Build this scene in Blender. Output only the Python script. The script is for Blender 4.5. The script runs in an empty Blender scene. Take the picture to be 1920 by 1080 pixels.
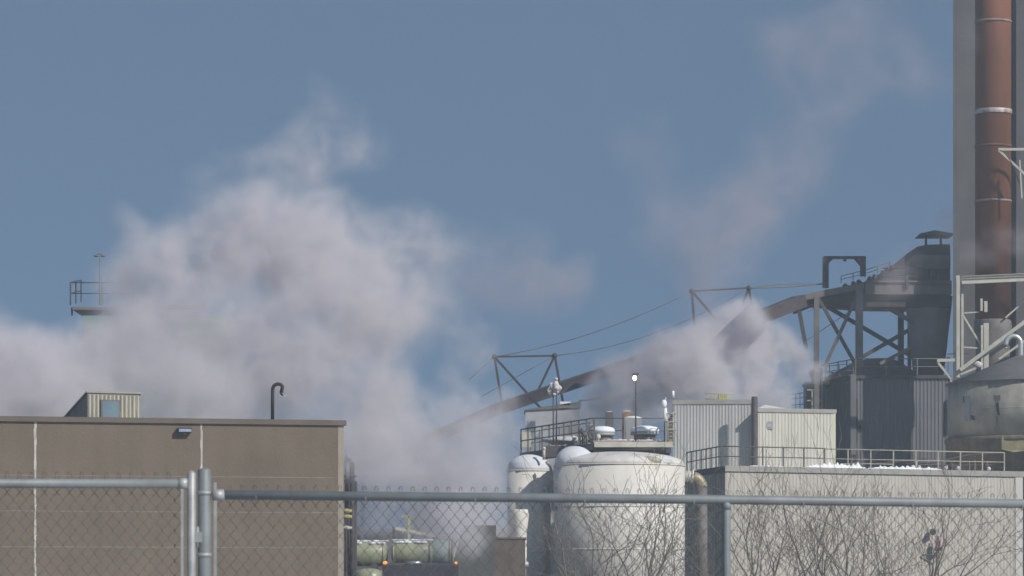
import bpy, bmesh, math, random
from mathutils import Vector, Matrix, noise
random.seed(7)
sc = bpy.context.scene
COL = sc.collection
PI = math.pi

# ------------------------------------------------------------------ camera, sky, sun, exposure
F = 6360.0            # focal length in photograph pixels (1920 wide)
HZ, CX, ZC = 1120.0, 960.0, 1.6
cam = bpy.data.objects.new('camera', bpy.data.cameras.new('camera'))
COL.objects.link(cam); sc.camera = cam
cam.location = (0, 0, ZC); cam.rotation_euler = (PI/2, 0, 0)
cam.data.sensor_width = 36.0; cam.data.lens = 36.0*F/1920.0
cam.data.shift_y = (HZ-540.0)/1920.0
cam.data.clip_start = 0.5; cam.data.clip_end = 6000
cam.data.dof.use_dof = True; cam.data.dof.focus_distance = 150; cam.data.dof.aperture_fstop = 10.5

SUN_EL, SUN_AZ = math.radians(36), math.radians(133)     # azimuth clockwise from +Y: behind the camera, to the right
world = bpy.data.worlds.new('World'); sc.world = world; world.use_nodes = True
wn = world.node_tree
sky = wn.nodes.new('ShaderNodeTexSky'); sky.sky_type = 'NISHITA'; sky.sun_disc = False
sky.sun_elevation = SUN_EL; sky.sun_rotation = SUN_AZ
sky.air_density = 1.5; sky.dust_density = 0.0; sky.ozone_density = 4.0; sky.altitude = 200
wtc = wn.nodes.new('ShaderNodeTexCoord'); wad = wn.nodes.new('ShaderNodeVectorMath'); wad.operation = 'ADD'
wad.inputs[1].default_value = (0, 0, 0.34)
wn.links.new(wtc.outputs['Generated'], wad.inputs[0]); wn.links.new(wad.outputs[0], sky.inputs['Vector'])
wn.links.new(sky.outputs[0], wn.nodes['Background'].inputs[0])
wn.nodes['Background'].inputs[1].default_value = 0.0635
sl = bpy.data.lights.new('sun', 'SUN'); sl.energy = 3.3; sl.angle = math.radians(0.5); sl.color = (1.0, 0.955, 0.88)
so = bpy.data.objects.new('sun', sl); COL.objects.link(so)
sd = Vector((math.sin(SUN_AZ)*math.cos(SUN_EL), math.cos(SUN_AZ)*math.cos(SUN_EL), math.sin(SUN_EL)))
so.rotation_euler = sd.to_track_quat('Z', 'Y').to_euler(); so.location = (60, -40, 80)
sc.view_settings.view_transform = 'Standard'; sc.view_settings.look = 'None'; sc.view_settings.gamma = 1.0
sc.view_settings.exposure = 0.35
cy = sc.cycles
cy.max_bounces = 8; cy.diffuse_bounces = 2; cy.glossy_bounces = 2; cy.volume_bounces = 3; cy.transparent_max_bounces = 8
cy.volume_step_rate = 2.0; cy.volume_max_steps = 256
cy.use_denoising = True

def P(px, py, D):
    return Vector(((px-CX)*D/F, D, ZC+(HZ-py)*D/F))
def S(D): return D/F        # metres per photograph pixel at distance D

# ------------------------------------------------------------------ materials
def mat(name, col, rough=0.7, metal=0.0, var=0.18, scale=1.5, streak=0.0, bump=0.0, col2=None, stscale=2.2, spec=0.4):
    m = bpy.data.materials.new(name); m.use_nodes = True
    t = m.node_tree; b = t.nodes['Principled BSDF']; L = t.links
    b.inputs['Roughness'].default_value = rough; b.inputs['Metallic'].default_value = metal
    b.inputs['Specular IOR Level'].default_value = spec
    tc = t.nodes.new('ShaderNodeTexCoord')
    n = t.nodes.new('ShaderNodeTexNoise'); n.inputs['Scale'].default_value = scale; n.inputs['Detail'].default_value = 6
    n.inputs['Roughness'].default_value = 0.65
    L.new(tc.outputs['Object'], n.inputs['Vector'])
    mx = t.nodes.new('ShaderNodeMix'); mx.data_type = 'RGBA'
    lo = [c*(1-var) for c in col] if col2 is None else list(col2)
    hi = [min(1, c*(1+var)) for c in col] if col2 is None else list(col)
    mx.inputs[6].default_value = (*lo, 1); mx.inputs[7].default_value = (*hi, 1)
    mr = t.nodes.new('ShaderNodeMapRange'); mr.inputs[1].default_value = 0.33; mr.inputs[2].default_value = 0.67
    L.new(n.outputs[0], mr.inputs[0]); L.new(mr.outputs[0], mx.inputs[0])
    out = mx.outputs[2]
    if streak:
        mp = t.nodes.new('ShaderNodeMapping'); mp.inputs['Scale'].default_value = (stscale, stscale, 0.12)
        L.new(tc.outputs['Object'], mp.inputs['Vector'])
        n2 = t.nodes.new('ShaderNodeTexNoise'); n2.inputs['Scale'].default_value = 1.0; n2.inputs['Detail'].default_value = 5
        L.new(mp.outputs[0], n2.inputs['Vector'])
        m2 = t.nodes.new('ShaderNodeMapRange'); m2.inputs[1].default_value = 0.45; m2.inputs[2].default_value = 0.75
        m2.inputs[3].default_value = 0; m2.inputs[4].default_value = streak
        L.new(n2.outputs[0], m2.inputs[0])
        mx2 = t.nodes.new('ShaderNodeMix'); mx2.data_type = 'RGBA'; mx2.inputs[7].default_value = (*[c*0.35 for c in col], 1)
        L.new(m2.outputs[0], mx2.inputs[0]); L.new(out, mx2.inputs[6]); out = mx2.outputs[2]
    L.new(out, b.inputs['Base Color'])
    if bump:
        bp = t.nodes.new('ShaderNodeBump'); bp.inputs['Strength'].default_value = bump; bp.inputs['Distance'].default_value = 0.03
        n3 = t.nodes.new('ShaderNodeTexNoise'); n3.inputs['Scale'].default_value = 14; n3.inputs['Detail'].default_value = 4
        L.new(tc.outputs['Object'], n3.inputs['Vector']); L.new(n3.outputs[0], bp.inputs['Height'])
        L.new(bp.outputs[0], b.inputs['Normal'])
    return m
def emit(name, col, s):
    m = bpy.data.materials.new(name); m.use_nodes = True; b = m.node_tree.nodes['Principled BSDF']
    b.inputs['Emission Color'].default_value = (*col, 1); b.inputs['Emission Strength'].default_value = s
    b.inputs['Base Color'].default_value = (*col, 1); return m

M = dict(
 tan=mat('tan_block', (.163,.131,.098), .9, var=.10, scale=.5, streak=.14, bump=.4),
 coping=mat('brown_coping', (.13,.105,.085), .6, var=.15),
 caulk=mat('pale_caulk', (.50,.47,.42), .9, var=.35, scale=3),
 caulk2=mat('thin_caulk', (.235,.205,.17), .9, var=.25, scale=3),
 galv=mat('galvanised_pipe', (.20,.222,.23), .55, .1, var=.15, scale=6),
 galvlight=mat('bright_galvanised_fitting', (.34,.35,.35), .5, .2, var=.2, scale=8),
 wire=mat('galvanised_wire', (.15,.155,.155), .55, .3, var=.2, scale=9),
 white=mat('white_tank_paint', (.68,.65,.59), .6, var=.08, scale=.6, streak=.16, stscale=1.6),
 oldsnow=mat('settled_snow', (.64,.65,.68), .85, var=.08, scale=2, bump=.5),
 domepaint=mat('stained_snowy_dome', (.72,.71,.70), .8, col2=(.52,.475,.42), scale=1.1, bump=.2),
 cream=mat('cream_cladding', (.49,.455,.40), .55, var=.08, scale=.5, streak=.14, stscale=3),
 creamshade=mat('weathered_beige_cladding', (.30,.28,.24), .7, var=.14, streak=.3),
 fascia=mat('grey_fascia', (.33,.315,.285), .6, var=.14, scale=2),
 snow=mat('snow', (.84,.86,.90), .8, var=.05, scale=4, bump=.3),
 dsnow=mat('dirty_snow', (.58,.56,.55), .9, var=.3, scale=6, bump=.3),
 dark=mat('dark_steel', (.075,.065,.068), .7, var=.3, scale=2),
 purple=mat('rusty_dark_steel', (.062,.049,.055), .75, var=.3, scale=1.2),
 mid=mat('weathered_grey_steel', (.155,.14,.135), .7, var=.25, scale=1),
 rail=mat('grey_handrail', (.12,.112,.10), .6, var=.25, scale=3),
 yrail=mat('cream_handrail', (.42,.39,.30), .6, var=.2, scale=3),
 silo=mat('dark_grey_cladding', (.165,.165,.178), .65, var=.09, scale=.5, streak=.35, stscale=1.8),
 siloroof=mat('dull_purple_grey_roof', (.125,.115,.13), .7, var=.25, scale=.8),
 conc=mat('tower_concrete', (.135,.132,.135), .9, var=.13, scale=.5, streak=.35, stscale=1.2, bump=.3),
 stack=mat('rust_red_stack', (.185,.068,.034), .75, var=.22, scale=.35, streak=.5, stscale=1.0),
 stackband=mat('pale_stack_band', (.26,.20,.18), .7, var=.4, scale=2),
 drum=mat('galvanised_tank_sheet', (.46,.43,.34), .55, .1, col2=(.27,.26,.24), scale=1.1, streak=.5, stscale=1.2),
 drumroof=mat('dull_tank_roof', (.145,.14,.14), .8, var=.15),
 footing=mat('stained_footing', (.19,.155,.12), .9, var=.4, scale=1.3, streak=.5),
 frame=mat('cream_steel', (.50,.48,.41), .6, var=.12, scale=2, streak=.2),
 brass=mat('tarnished_elbow', (.36,.31,.21), .5, .3, var=.5, scale=5),
 silver=mat('silver_pipe', (.62,.62,.60), .35, .6, var=.15),
 green=mat('pale_green_paint', (.30,.32,.21), .35, var=.12, scale=2, streak=.3),
 teal=mat('faded_teal_sheet', (.20,.30,.27), .7, var=.12),
 yellow=mat('yellow_paint', (.40,.37,.17), .6, var=.2, scale=4),
 orange=mat('rusty_orange_box', (.27,.165,.11), .7, var=.3, scale=5),
 black=mat('black_metal', (.035,.035,.038), .6, var=.3),
 glass=mat('dull_window_glass', (.16,.22,.26), .15, var=.15, spec=.6),
 truck=mat('charcoal_truck_paint', (.045,.045,.052), .35, var=.2),
 chrome=mat('bright_metal', (.7,.7,.72), .25, .9, var=.1),
 rubber=mat('tyre_rubber', (.03,.03,.03), .85, var=.2),
 bark=mat('bare_bark', (.14,.12,.105), .85, var=.3, scale=5),
 twig=mat('bare_twigs', (.20,.178,.155), .85, var=.3, scale=5),
 asphalt=mat('asphalt', (.06,.06,.06), .9, var=.25, scale=3, bump=.3),
 ground=mat('snowy_ground', (.70,.71,.74), .95, col2=(.20,.17,.13), scale=.25, bump=.4),
 red=mat('red_paint', (.25,.07,.07), .5, var=.2, scale=5),
 box=mat('grey_box', (.33,.33,.33), .5, var=.1),
 lamp=emit('lit_lamp', (1.0,.97,.85), 2.2),
 amber=emit('lit_amber', (1.0,.30,.05), 1.1),
)

# ------------------------------------------------------------------ mesh builder
class MB:
    def __init__(s): s.v=[]; s.f=[]; s.sm=[]
    def add(s, vs, fs, smooth=False):
        o=len(s.v); s.v+= [Vector(x) for x in vs]
        for f in fs: s.f.append([i+o for i in f]); s.sm.append(smooth)
        return s
    def box(s, x0,x1,y0,y1,z0,z1):
        return s.hexa([(x0,y0,z0),(x1,y0,z0),(x1,y1,z0),(x0,y1,z0),(x0,y0,z1),(x1,y0,z1),(x1,y1,z1),(x0,y1,z1)])
    def hexa(s, v):
        return s.add(v, [(3,2,1,0),(4,5,6,7),(0,1,5,4),(1,2,6,5),(2,3,7,6),(3,0,4,7)])
    def beam(s, a, b, w, h=None, up=(0,0,1)):
        h = h or w; a=Vector(a); b=Vector(b); d=(b-a).normalized()
        up=Vector(up)
        if abs(d.dot(up))>.98: up=Vector((0,1,0))
        u=d.cross(up).normalized()*w/2; k=u.cross(d).normalized()*h/2
        v=[a-u-k,a+u-k,b+u-k,b-u-k,a-u+k,a+u+k,b+u+k,b-u+k]
        return s.hexa(v)
    def ibeam(s, a, b, w, h, t=.025, side=(0,1,0)):
        """H section: two flanges facing `side` and a web."""
        a=Vector(a); b=Vector(b); d=(b-a).normalized(); n=Vector(side); n=(n-d*n.dot(d)).normalized()
        o=n*(w/2-t/2)
        for sg in (-1,1): s.beam(a+o*sg, b+o*sg, h if False else t, h, up=d.cross(n))
        s.beam(a,b,w-2*t-.004,t,up=d.cross(n)) ; return s
    def tube(s, pts, r, n=8, cap=True, smooth=True):
        pts=[Vector(p) for p in pts]; R = r if isinstance(r,(list,tuple)) else [r]*len(pts)
        o=len(s.v); prev=None; rings=[]
        for i,p in enumerate(pts):
            d=(pts[min(i+1,len(pts)-1)]-pts[max(i-1,0)])
            d = d.normalized() if d.length>1e-9 else Vector((0,0,1))
            if prev is None:
                up=Vector((0,0,1)) if abs(d.z)<.9 else Vector((0,1,0)); u=d.cross(up).normalized()
            else:
                u=(prev-d*prev.dot(d)); u = u.normalized() if u.length>1e-6 else d.orthogonal().normalized()
            prev=u; w=d.cross(u)
            rings.append([p+(u*math.cos(2*PI*k/n)+w*math.sin(2*PI*k/n))*R[i] for k in range(n)])
        vs=[v for g in rings for v in g]; fs=[]
        for i in range(len(pts)-1):
            for k in range(n):
                fs.append((i*n+k, i*n+(k+1)%n, (i+1)*n+(k+1)%n, (i+1)*n+k))
        s.add(vs,fs,smooth)
        if cap:
            m=len(pts)-1
            o2=len(s.v)-len(vs)
            s.f.append([o2+k for k in range(n)][::-1]); s.sm.append(False)
            s.f.append([o2+m*n+k for k in range(n)]); s.sm.append(False)
        return s
    def lathe(s, c, prof, n=48, smooth=True, a0=0):
        c=Vector(c); vs=[]; fs=[]
        for (r,z) in prof:
            for k in range(n):
                a=a0+2*PI*k/n; vs.append(c+Vector((math.cos(a)*r, math.sin(a)*r, z)))
        for i in range(len(prof)-1):
            for k in range(n): fs.append((i*n+k, i*n+(k+1)%n, (i+1)*n+(k+1)%n, (i+1)*n+k))
        s.add(vs,fs,smooth)
        o=len(s.v)-len(vs); m=len(prof)-1
        s.f.append([o+k for k in range(n)][::-1]); s.sm.append(False)
        s.f.append([o+m*n+k for k in range(n)]); s.sm.append(False)
        return s
    def ball(s, c, r, n=12, sx=1, sy=1, sz=1, jit=0):
        c=Vector(c); vs=[]; fs=[]; m=n//2+1
        for i in range(m+1):
            t=PI*i/m
            for k in range(n):
                a=2*PI*k/n; q=Vector((math.sin(t)*math.cos(a)*sx, math.sin(t)*math.sin(a)*sy, math.cos(t)*sz))
                j=1+jit*noise.noise(q*2.3+c*3) if jit else 1
                vs.append(c+q*r*j)
        for i in range(m):
            for k in range(n): fs.append((i*n+k, (i+1)*n+k, (i+1)*n+(k+1)%n, i*n+(k+1)%n))
        return s.add(vs,fs,True)
    def prism(s, poly, z0, z1, smooth=False):
        """poly: list of (x,y) counter-clockwise; z0/z1 numbers or lists."""
        n=len(poly); a=z0 if isinstance(z0,list) else [z0]*n; b=z1 if isinstance(z1,list) else [z1]*n
        vs=[(p[0],p[1],a[i]) for i,p in enumerate(poly)]+[(p[0],p[1],b[i]) for i,p in enumerate(poly)]
        fs=[(i,(i+1)%n,n+(i+1)%n,n+i) for i in range(n)]+[tuple(range(n))[::-1],tuple(range(n,2*n))]
        return s.add(vs,fs,smooth)
    def xzprism(s, poly, y0, y1):
        n=len(poly)
        vs=[(p[0],y0,p[1]) for p in poly]+[(p[0],y1,p[1]) for p in poly]
        return s.add(vs,[(i,n+i,n+(i+1)%n,(i+1)%n) for i in range(n)]+[tuple(range(n)),tuple(range(n,2*n))[::-1]])
    def build(s, name, m, parent=None, fix=False):
        if parent is not None: off=wloc(parent)
        else:
            xs=[v.x for v in s.v]; ys=[v.y for v in s.v]; zs=[v.z for v in s.v]
            off=Vector(((min(xs)+max(xs))/2,(min(ys)+max(ys))/2,min(zs)))
        me=bpy.data.meshes.new(name); me.from_pydata([tuple(v-off) for v in s.v],[],s.f)
        me.polygons.foreach_set('use_smooth', s.sm); me.update()
        if fix:
            bm=bmesh.new(); bm.from_mesh(me); bmesh.ops.recalc_face_normals(bm,faces=bm.faces); bm.to_mesh(me); bm.free()
        me.materials.append(M[m] if isinstance(m,str) else m)
        o=bpy.data.objects.new(name,me); COL.objects.link(o)
        if parent is not None: o.parent=parent
        else: o.location=off
        return o
def wloc(o):
    l=Vector((0,0,0))
    while o is not None: l+=o.location; o=o.parent
    return l
def thing(name,label,cat,loc,group=None,kind=None):
    o=bpy.data.objects.new(name,None); COL.objects.link(o); o.location=loc; o.empty_display_size=.3
    return tag(o,label,cat,group,kind)
def tag(o,label=None,cat=None,group=None,kind=None):
    if label: o['label']=label
    if cat: o['category']=cat
    if group: o['group']=group
    if kind: o['kind']=kind
    return o
def corr(poly, closed, period=.18, depth=.035):
    """trapezoid-rib outline that follows poly (ccw, outward normal to the right of travel)"""
    out=[]; n=len(poly); rng=range(n if closed else n-1)
    for i in rng:
        a=Vector(poly[i]); b=Vector(poly[(i+1)%n]); d=b-a; L=d.length; d/=L; nr=Vector((d.y,-d.x))
        k=max(1,int(L/period)); q=L/k
        for j in range(k):
            for (f,h) in ((0,0),(.3,0),(.45,depth),(.75,depth),(.9,0)):
                p=a+d*(q*(j+f))+nr*h; out.append((p.x,p.y))
    if not closed: out.append(tuple(poly[-1]))
    return out

def railing(parent, pts, mtl='rail', h=1.07, step=1.5, r=.022, name='railing', mid=True, kick=False, posts=None):
    """handrail through ground points pts; posts are sub-parts"""
    mb=MB(); pts=[Vector(p) for p in pts]; up=Vector((0,0,1))
    mb.tube([p+up*h for p in pts], r, 6)
    if mid: mb.tube([p+up*h*.52 for p in pts], r*.85, 6)
    if kick:
        for a,b in zip(pts,pts[1:]): mb.beam(a+up*.06,b+up*.06,.012,.1)
    ro=mb.build(name, mtl, parent)
    for i,(a,b) in enumerate(zip(pts,pts[1:])):
        L=(b-a).length; k=max(1,round(L/step))
        for j in range(k+(1 if i==len(pts)-2 else 0)):
            p=a+(b-a)*(j/k); MB().beam(p,p+up*h,r*2.1,r*2.1).build('post',mtl,ro)
    return ro

# ------------------------------------------------------------------ setting
g=MB(); g.add([(-1500,-60,0),(1500,-60,0),(1500,3000,0),(-1500,3000,0)],[(0,1,2,3)]); tag(g.build('ground','ground'),kind='structure')
g=MB(); g.add([(-200,26,.004),(200,26,.004),(200,38,.004),(-200,38,.004)],[(0,1,2,3)]); tag(g.build('road','asphalt'),kind='structure')
g=MB(); g.add([(-90,98,.006),(120,98,.006),(120,260,.006),(-90,260,.006)],[(0,1,2,3)]); tag(g.build('plant_yard','asphalt'),kind='structure')

# ------------------------------------------------------------------ chain link fence (20 m away)
def fence_pt(px,py,D): return P(px,py,D)
def chain(A,B,ztop,zbot,parent,dz=0.0,phase=0):
    """chain link cloth from A to B (xy), knuckled on top"""
    A=Vector((A[0],A[1],0)); B=Vector((B[0],B[1],0)); d=(B-A); L=d.length; d/=L; nr=Vector((d.y,-d.x,0))
    W=.0715; p=W/2; H=.088; mb=MB(); n=int(L/p); r=.0025
    rows=int((ztop-zbot)/(H/2))
    for i in range(n):
        x0=p*i; pts=[]; zt=ztop+dz*(i/n)
        for j in range(rows+1):
            right=(j+i)%2==1
            x=x0+(p+.002 if right else -.002); z=zt-j*H/2
            pts.append(A+d*x+Vector((0,0,z))+nr*(.003 if right else -.003))
        if i%2==0: # knuckle shared with the wire on the left
            k=[A+d*(x0+.010*math.cos(t))+Vector((0,0,zt+.016+.016*math.sin(t))) for t in (-.6,.2,.9,PI/2,2.2,2.9,3.7)]
            mb.tube(k,r,3,cap=False); pts[0]=A+d*(x0+.008)+Vector((0,0,zt))
        else: pts[0]=A+d*(x0+p-.008)+Vector((0,0,zt))
        mb.tube(pts, r, 3, cap=False)
    return mb.build('chain_mesh','wire',parent)

fy0,fy1=19.5,20.8   # the fence recedes slightly to the right
def fD(px): return 19.75+(px-400)/1520*0.75
RZ=[]
fence=thing('chain_link_fence','galvanised chain link fence with line post and long top rail, right of the gate post','fence',P(383,1120,fD(383))-Vector((0,0,1.6)))
a=P(412,928,fD(412)); b=P(1362,937,fD(1362)); c=P(2330,950,fD(2330))
MB().tube([a,b,c],.028,14).build('top_rail','galv',fence)
for px,py in ((383,880),(1362,944),(2332,956)):
    D=fD(px); p=P(px,py,D); r=.038 if px==383 else .0245
    q=MB().lathe((p.x,p.y,0),[(r,0),(r,p.z-.008),(r*.9,p.z-.001),(r*.55,p.z+.006)],18).build('post','galv',fence)
    if px!=383:   # loop cap holding the rail
        MB().lathe((p.x,p.y,0),[(r+.004,p.z-.035),(r+.004,p.z-.006),(r*.8,p.z+.012),(.02,p.z+.022)],16).build('post_cap','galv',q)
    else:
        for zz in (a.z+.01,a.z-.35,.9,.25): MB().lathe((p.x,p.y,zz),[(r+.003,-.011),(r+.005,0),(r+.003,.011)],16).build('brace_band','galvlight',q)
p=P(412,928,fD(412)); MB().tube([P(398,929,fD(398)),P(420,928,fD(420))],.033,12).build('rail_end_cup','galvlight',fence)
p0=P(404,905,fD(404)); MB().beam((p0.x,p0.y-.01,.08),(p0.x,p0.y-.01,p0.z+.0),.017,.008).build('tension_bar','galvlight',fence)
A=P(408,0,fD(408)); B=P(1362,0,fD(1362)); C=P(2330,0,fD(2330))
zt0=P(0,918,fD(408)).z; zt1=P(0,928,fD(1362)).z; zt2=P(0,941,fD(2330)).z
off=-.036
ch=MB()
chain((A.x,A.y-off),(B.x,B.y-off),zt0,.04,fence,zt1-zt0)
chain((B.x,B.y-off),(C.x,C.y-off),zt1,.04,fence,zt2-zt1)
for i in range(9):
    px=480+i*205; q=P(px,931+(px-480)*.012,fD(px)); MB().tube([q+Vector((.0005*t, -.031*math.cos(t*.9), .031*math.sin(t*.9))) for t in range(8)],.0022,4).build('tie_wire','galvlight',fence)

gate=thing('chain_link_gate','galvanised chain link gate leaf beside the thick post, closed','gate',P(358,1120,19.72)-Vector((0,0,1.6)))
gd=19.72
MB().tube([P(-700,905,gd-.35),P(350,907,gd)],.027,14).build('top_rail','galv',gate)
MB().tube([Vector((P(-700,905,gd-.35).x,gd-.35,.16)),Vector((P(350,907,gd).x,gd,.16))],.0235,12).build('bottom_rail','galv',gate)
p=P(359,885,gd); MB().lathe((p.x,p.y,0),[(.0255,.1),(.0255,p.z-.01),(.018,p.z),(.008,p.z+.008)],16).build('upright','galvlight',gate)
p=P(-700,885,gd-.35); MB().lathe((p.x,p.y,0),[(.0255,.1),(.0255,p.z-.01),(.018,p.z),(.008,p.z+.008)],16).build('upright','galv',gate)
MB().tube([P(335,907,gd),P(352,907,gd)],.033,12).build('corner_fitting','galvlight',gate)
p=P(342,890,gd); MB().beam((p.x,p.y-.012,.18),(p.x,p.y-.012,p.z-.06),.016,.007).build('tension_bar','galvlight',gate)
for z in (1.95,.5):
    p=P(370,900,gd); q=MB(); q.beam((p.x-.035,p.y,z),(p.x+.035,p.y,z),.03,.06); q.tube([(p.x,p.y,z-.06),(p.x,p.y,z+.06)],.012,8); q.build('hinge','galvlight',gate)
A=P(-700,0,gd-.35); B=P(345,0,gd)
chain((A.x,A.y+.038),(B.x,B.y+.038),P(0,893,gd-.2).z,.1,gate,.0)

# ------------------------------------------------------------------ tan block building (90 m)
TA=Vector((-13.58,90)); TB=Vector((-4.58,92.2)); td=(TB-TA).normalized(); tn=Vector((td.y,-td.x))
def tan_at(px):           # point on the front wall seen at pixel column px
    k=(px-CX)/F; s=(k*TA.y-TA.x)/(td.x-k*td.y); return TA+td*s
bl=thing('block_building','long tan block building with dark brown roof edge and white caulked joints','building',(TB.x-12,TB.y-3,0))
TL=TA-td*30; back=-tn*26
z_top=P(0,780,90).z
foot=[(TL.x,TL.y),(TB.x,TB.y),(TB.x+back.x,TB.y+back.y),(TL.x+back.x,TL.y+back.y)]
MB().prism(foot,0,z_top-.14).build('wall','tan',bl)
def offs(poly,d):
    c=sum((Vector(p) for p in poly),Vector((0,0)))/len(poly); r=[]
    n=len(poly)
    for i in range(n):
        a=Vector(poly[i-1]); b=Vector(poly[i]); e=Vector(poly[(i+1)%n])
        d1=(b-a).normalized(); d2=(e-b).normalized(); n1=Vector((d1.y,-d1.x)); n2=Vector((d2.y,-d2.x))
        m=(n1+n2); m=m/m.length_squared*2; r.append(tuple(b+m*d/1))
    return r
MB().prism(offs(foot,.07),z_top-.14,z_top).build('roof_coping','coping',bl)
e=tan_at(640); f0=TB
MB().prism([tuple(TB-td*.15+tn*.004),tuple(TB+tn*.004+td*.004),tuple(TB-tn*.05+td*.004),tuple(TB-tn*.05-td*.15)],0,z_top-.142).build('corner_trim',mat('pale_corner_trim',(.30,.26,.21),.8,var=.1),bl)
for px in (-560,-247,66,378):
    p=tan_at(px); mb=MB(); z=0
    while z<z_top-.16:      # a ragged caulk line, its width wandering
        h=min(random.uniform(.10,.28),z_top-.145-z); w=random.uniform(.016,.034); o=random.uniform(-.012,.012)
        a2=p+td*(o-w); b2=p+td*(o+w)
        mb.prism([tuple(a2+tn*.004),tuple(b2+tn*.004),tuple(b2-tn*.02),tuple(a2-tn*.02)][::1],z,z+h); z+=h
    mb.build('vertical_joint','caulk',bl)
for k in range(7):
    z=P(0,893+k*66.5,91).z
    if z<.3: break
    a2=TL; b2=TB-td*.16; MB().prism([tuple(a2+tn*.0025),tuple(b2+tn*.0025),tuple(b2-tn*.02),tuple(a2-tn*.02)],z-.010,z+.010).build('horizontal_joint','caulk2',bl)
# roof bulkhead on the block building
zb=z_top-.05
bx=lambda px,D: Vector(((px-CX)*D/F,D))
h0=bx(164,94.2); h1=bx(262,94.8); hd=(h1-h0).normalized(); hn=Vector((hd.y,-hd.x)); hb=-hn*3.2
zt=P(0,737,94.3).z
q=MB()
fp=corr([tuple(h0),tuple(h1)],False,.11,.018)
dp=MB()
# sloping left flank: the hatch leans back to the left
lft=h0-hd*.50
poly=[tuple(h0),tuple(h1),tuple(h1+hb),tuple(h0+hb)]
hatch=tag(thing('roof_hatch_house','small pale ribbed hatch house with window on the tan building roof','roof hatch house',(h0.x+.6,h0.y+1,zb)))
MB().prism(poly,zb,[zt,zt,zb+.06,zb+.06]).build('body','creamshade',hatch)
MB().prism(list(fp)+[tuple(h1-hn*.02),tuple(h0-hn*.02)],zb,zt-.05).build('ribbed_front',mat('pale_ribbed_sheet',(.47,.445,.36),.6,var=.12,streak=.35,stscale=5),hatch)
MB().prism(offs(poly,.04),[zt+.003,zt+.003,zb+.065,zb+.065],[zt+.05,zt+.05,zb+.12,zb+.12]).build('roof','fascia',hatch)
w0=h0+hd*.37; w1=h0+hd*.93
MB().prism([tuple(w0+hn*.05),tuple(w1+hn*.05),tuple(w1-hn*.01),tuple(w0-hn*.01)],zb,zt-.18).build('window_frame','mid',hatch)
wf=MB().prism([tuple(w0+hd*.045+hn*.056),tuple(w1-hd*.045+hn*.056),tuple(w1-hd*.045),tuple(w0+hd*.045)],zb+.02,zt-.23).build('window_pane','glass',hatch)
# gooseneck vent pipe
gp=[P(511,788,93.5),P(511,735,93.5)]+[P(511+10.5-10.5*math.cos(t),731-11*math.sin(t)*1.0,93.5) for t in [i*PI/10 for i in range(1,9)]]+[P(527,737,93.5)]
ds=thing('gooseneck_vent','dark hooked vent pipe standing on the tan building roof','vent pipe',gp[0])
MB().tube(gp,.048,10).build('pipe','black',ds); MB().tube([P(527,736,93.5),P(532,740,93.5)],.055,10).build('nozzle','black',ds)
MB().beam(P(530,737,93.4),P(537,744,93.4),.035).build('hood','silver',ds)
# wall pack light
p=tan_at(345)+tn*.02; c=Vector((p.x,p.y,P(0,806,90.9).z)); t3=Vector((td.x,td.y,0)); n3=Vector((tn.x,tn.y,0)); U=Vector((0,0,1))
wp=thing('wall_light','boxy floodlight with bright lens high on the tan wall','wall light',c)
MB().beam(c-t3*.19+n3*.09,c+t3*.19+n3*.09,.18,.13).build('housing','black',wp)
MB().beam(c-t3*.16+n3*.19-U*.01,c+t3*.17+n3*.19-U*.01,.02,.075).build('lens','chrome',wp)
MB().beam(c-t3*.17+n3*.03-U*.19,c-t3*.17+n3*.03-U*.07,.02).build('conduit','dark',wp)
MB().beam(c-t3*.0+n3*.01-U*.13,c+t3*.06+n3*.01-U*.07,.03,.06).build('bracket','orange',wp)

# ------------------------------------------------------------------ white low building (160 m) with roof railing
WA=bx(1360,160); WB=bx(1916,167.5); WL=bx(1288,168.5)
wb=thing('clad_warehouse','low cream ribbed metal building with snowy roof edge and rooftop handrail','building',(WA.x+6,WA.y+4,0))
zt=P(0,873,160).z
WR=WB+(WL-WA)*2.2; WLL=WA+(WL-WA)*2.2
fp=[tuple(WA),tuple(WB),tuple(WR),tuple(WLL)]
fd=(WB-WA).normalized(); fn=Vector((fd.y,-fd.x))
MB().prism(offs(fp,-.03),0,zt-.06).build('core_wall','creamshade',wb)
front=corr([tuple(WA),tuple(WB)],False,.19,.016)
MB().prism(list(front)+[tuple(WB-fn*.02),tuple(WA-fn*.02)],0,zt-.28).build('front_wall','cream',wb)
ld=(WL-WA).normalized()
side=corr([tuple(WLL),tuple(WA+ld*.03)],False,.6,.04)
sn=Vector((-(-ld).y*-1,0)); sdir=-ld; snr=Vector((sdir.y,-sdir.x))
MB().prism(list(side)+[tuple(WA+ld*.03-snr*.02),tuple(WLL-snr*.02)],0,zt-.2).build('side_wall',mat('dull_brown_side_cladding',(.42,.38,.32),.8,var=.2,scale=1,streak=.4),wb)
MB().prism([tuple(WA+fn*.09-fd*.06),tuple(WB+fn*.09+fd*.1),tuple(WB-fn*.06+fd*.1),tuple(WA-fn*.06-fd*.06)],zt-.27,zt).build('fascia','fascia',wb)
MB().prism([tuple(WA-fd*.08+fn*.02),tuple(WA-fd*.02+fn*.02),tuple(WLL-fd*.02),tuple(WLL-fd*.08)],zt-.3,zt-.004).build('side_fascia','dark',wb,fix=True)
MB().prism([tuple(WB-fd*.42+fn*.06),tuple(WB+fd*.02+fn*.06),tuple(WB+fd*.02-fn*.015),tuple(WB-fd*.42-fn*.015)],0,zt-.29).build('corner_trim',mat('bright_corner_trim',(.52,.51,.47),.6,var=.05),wb)
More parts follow.
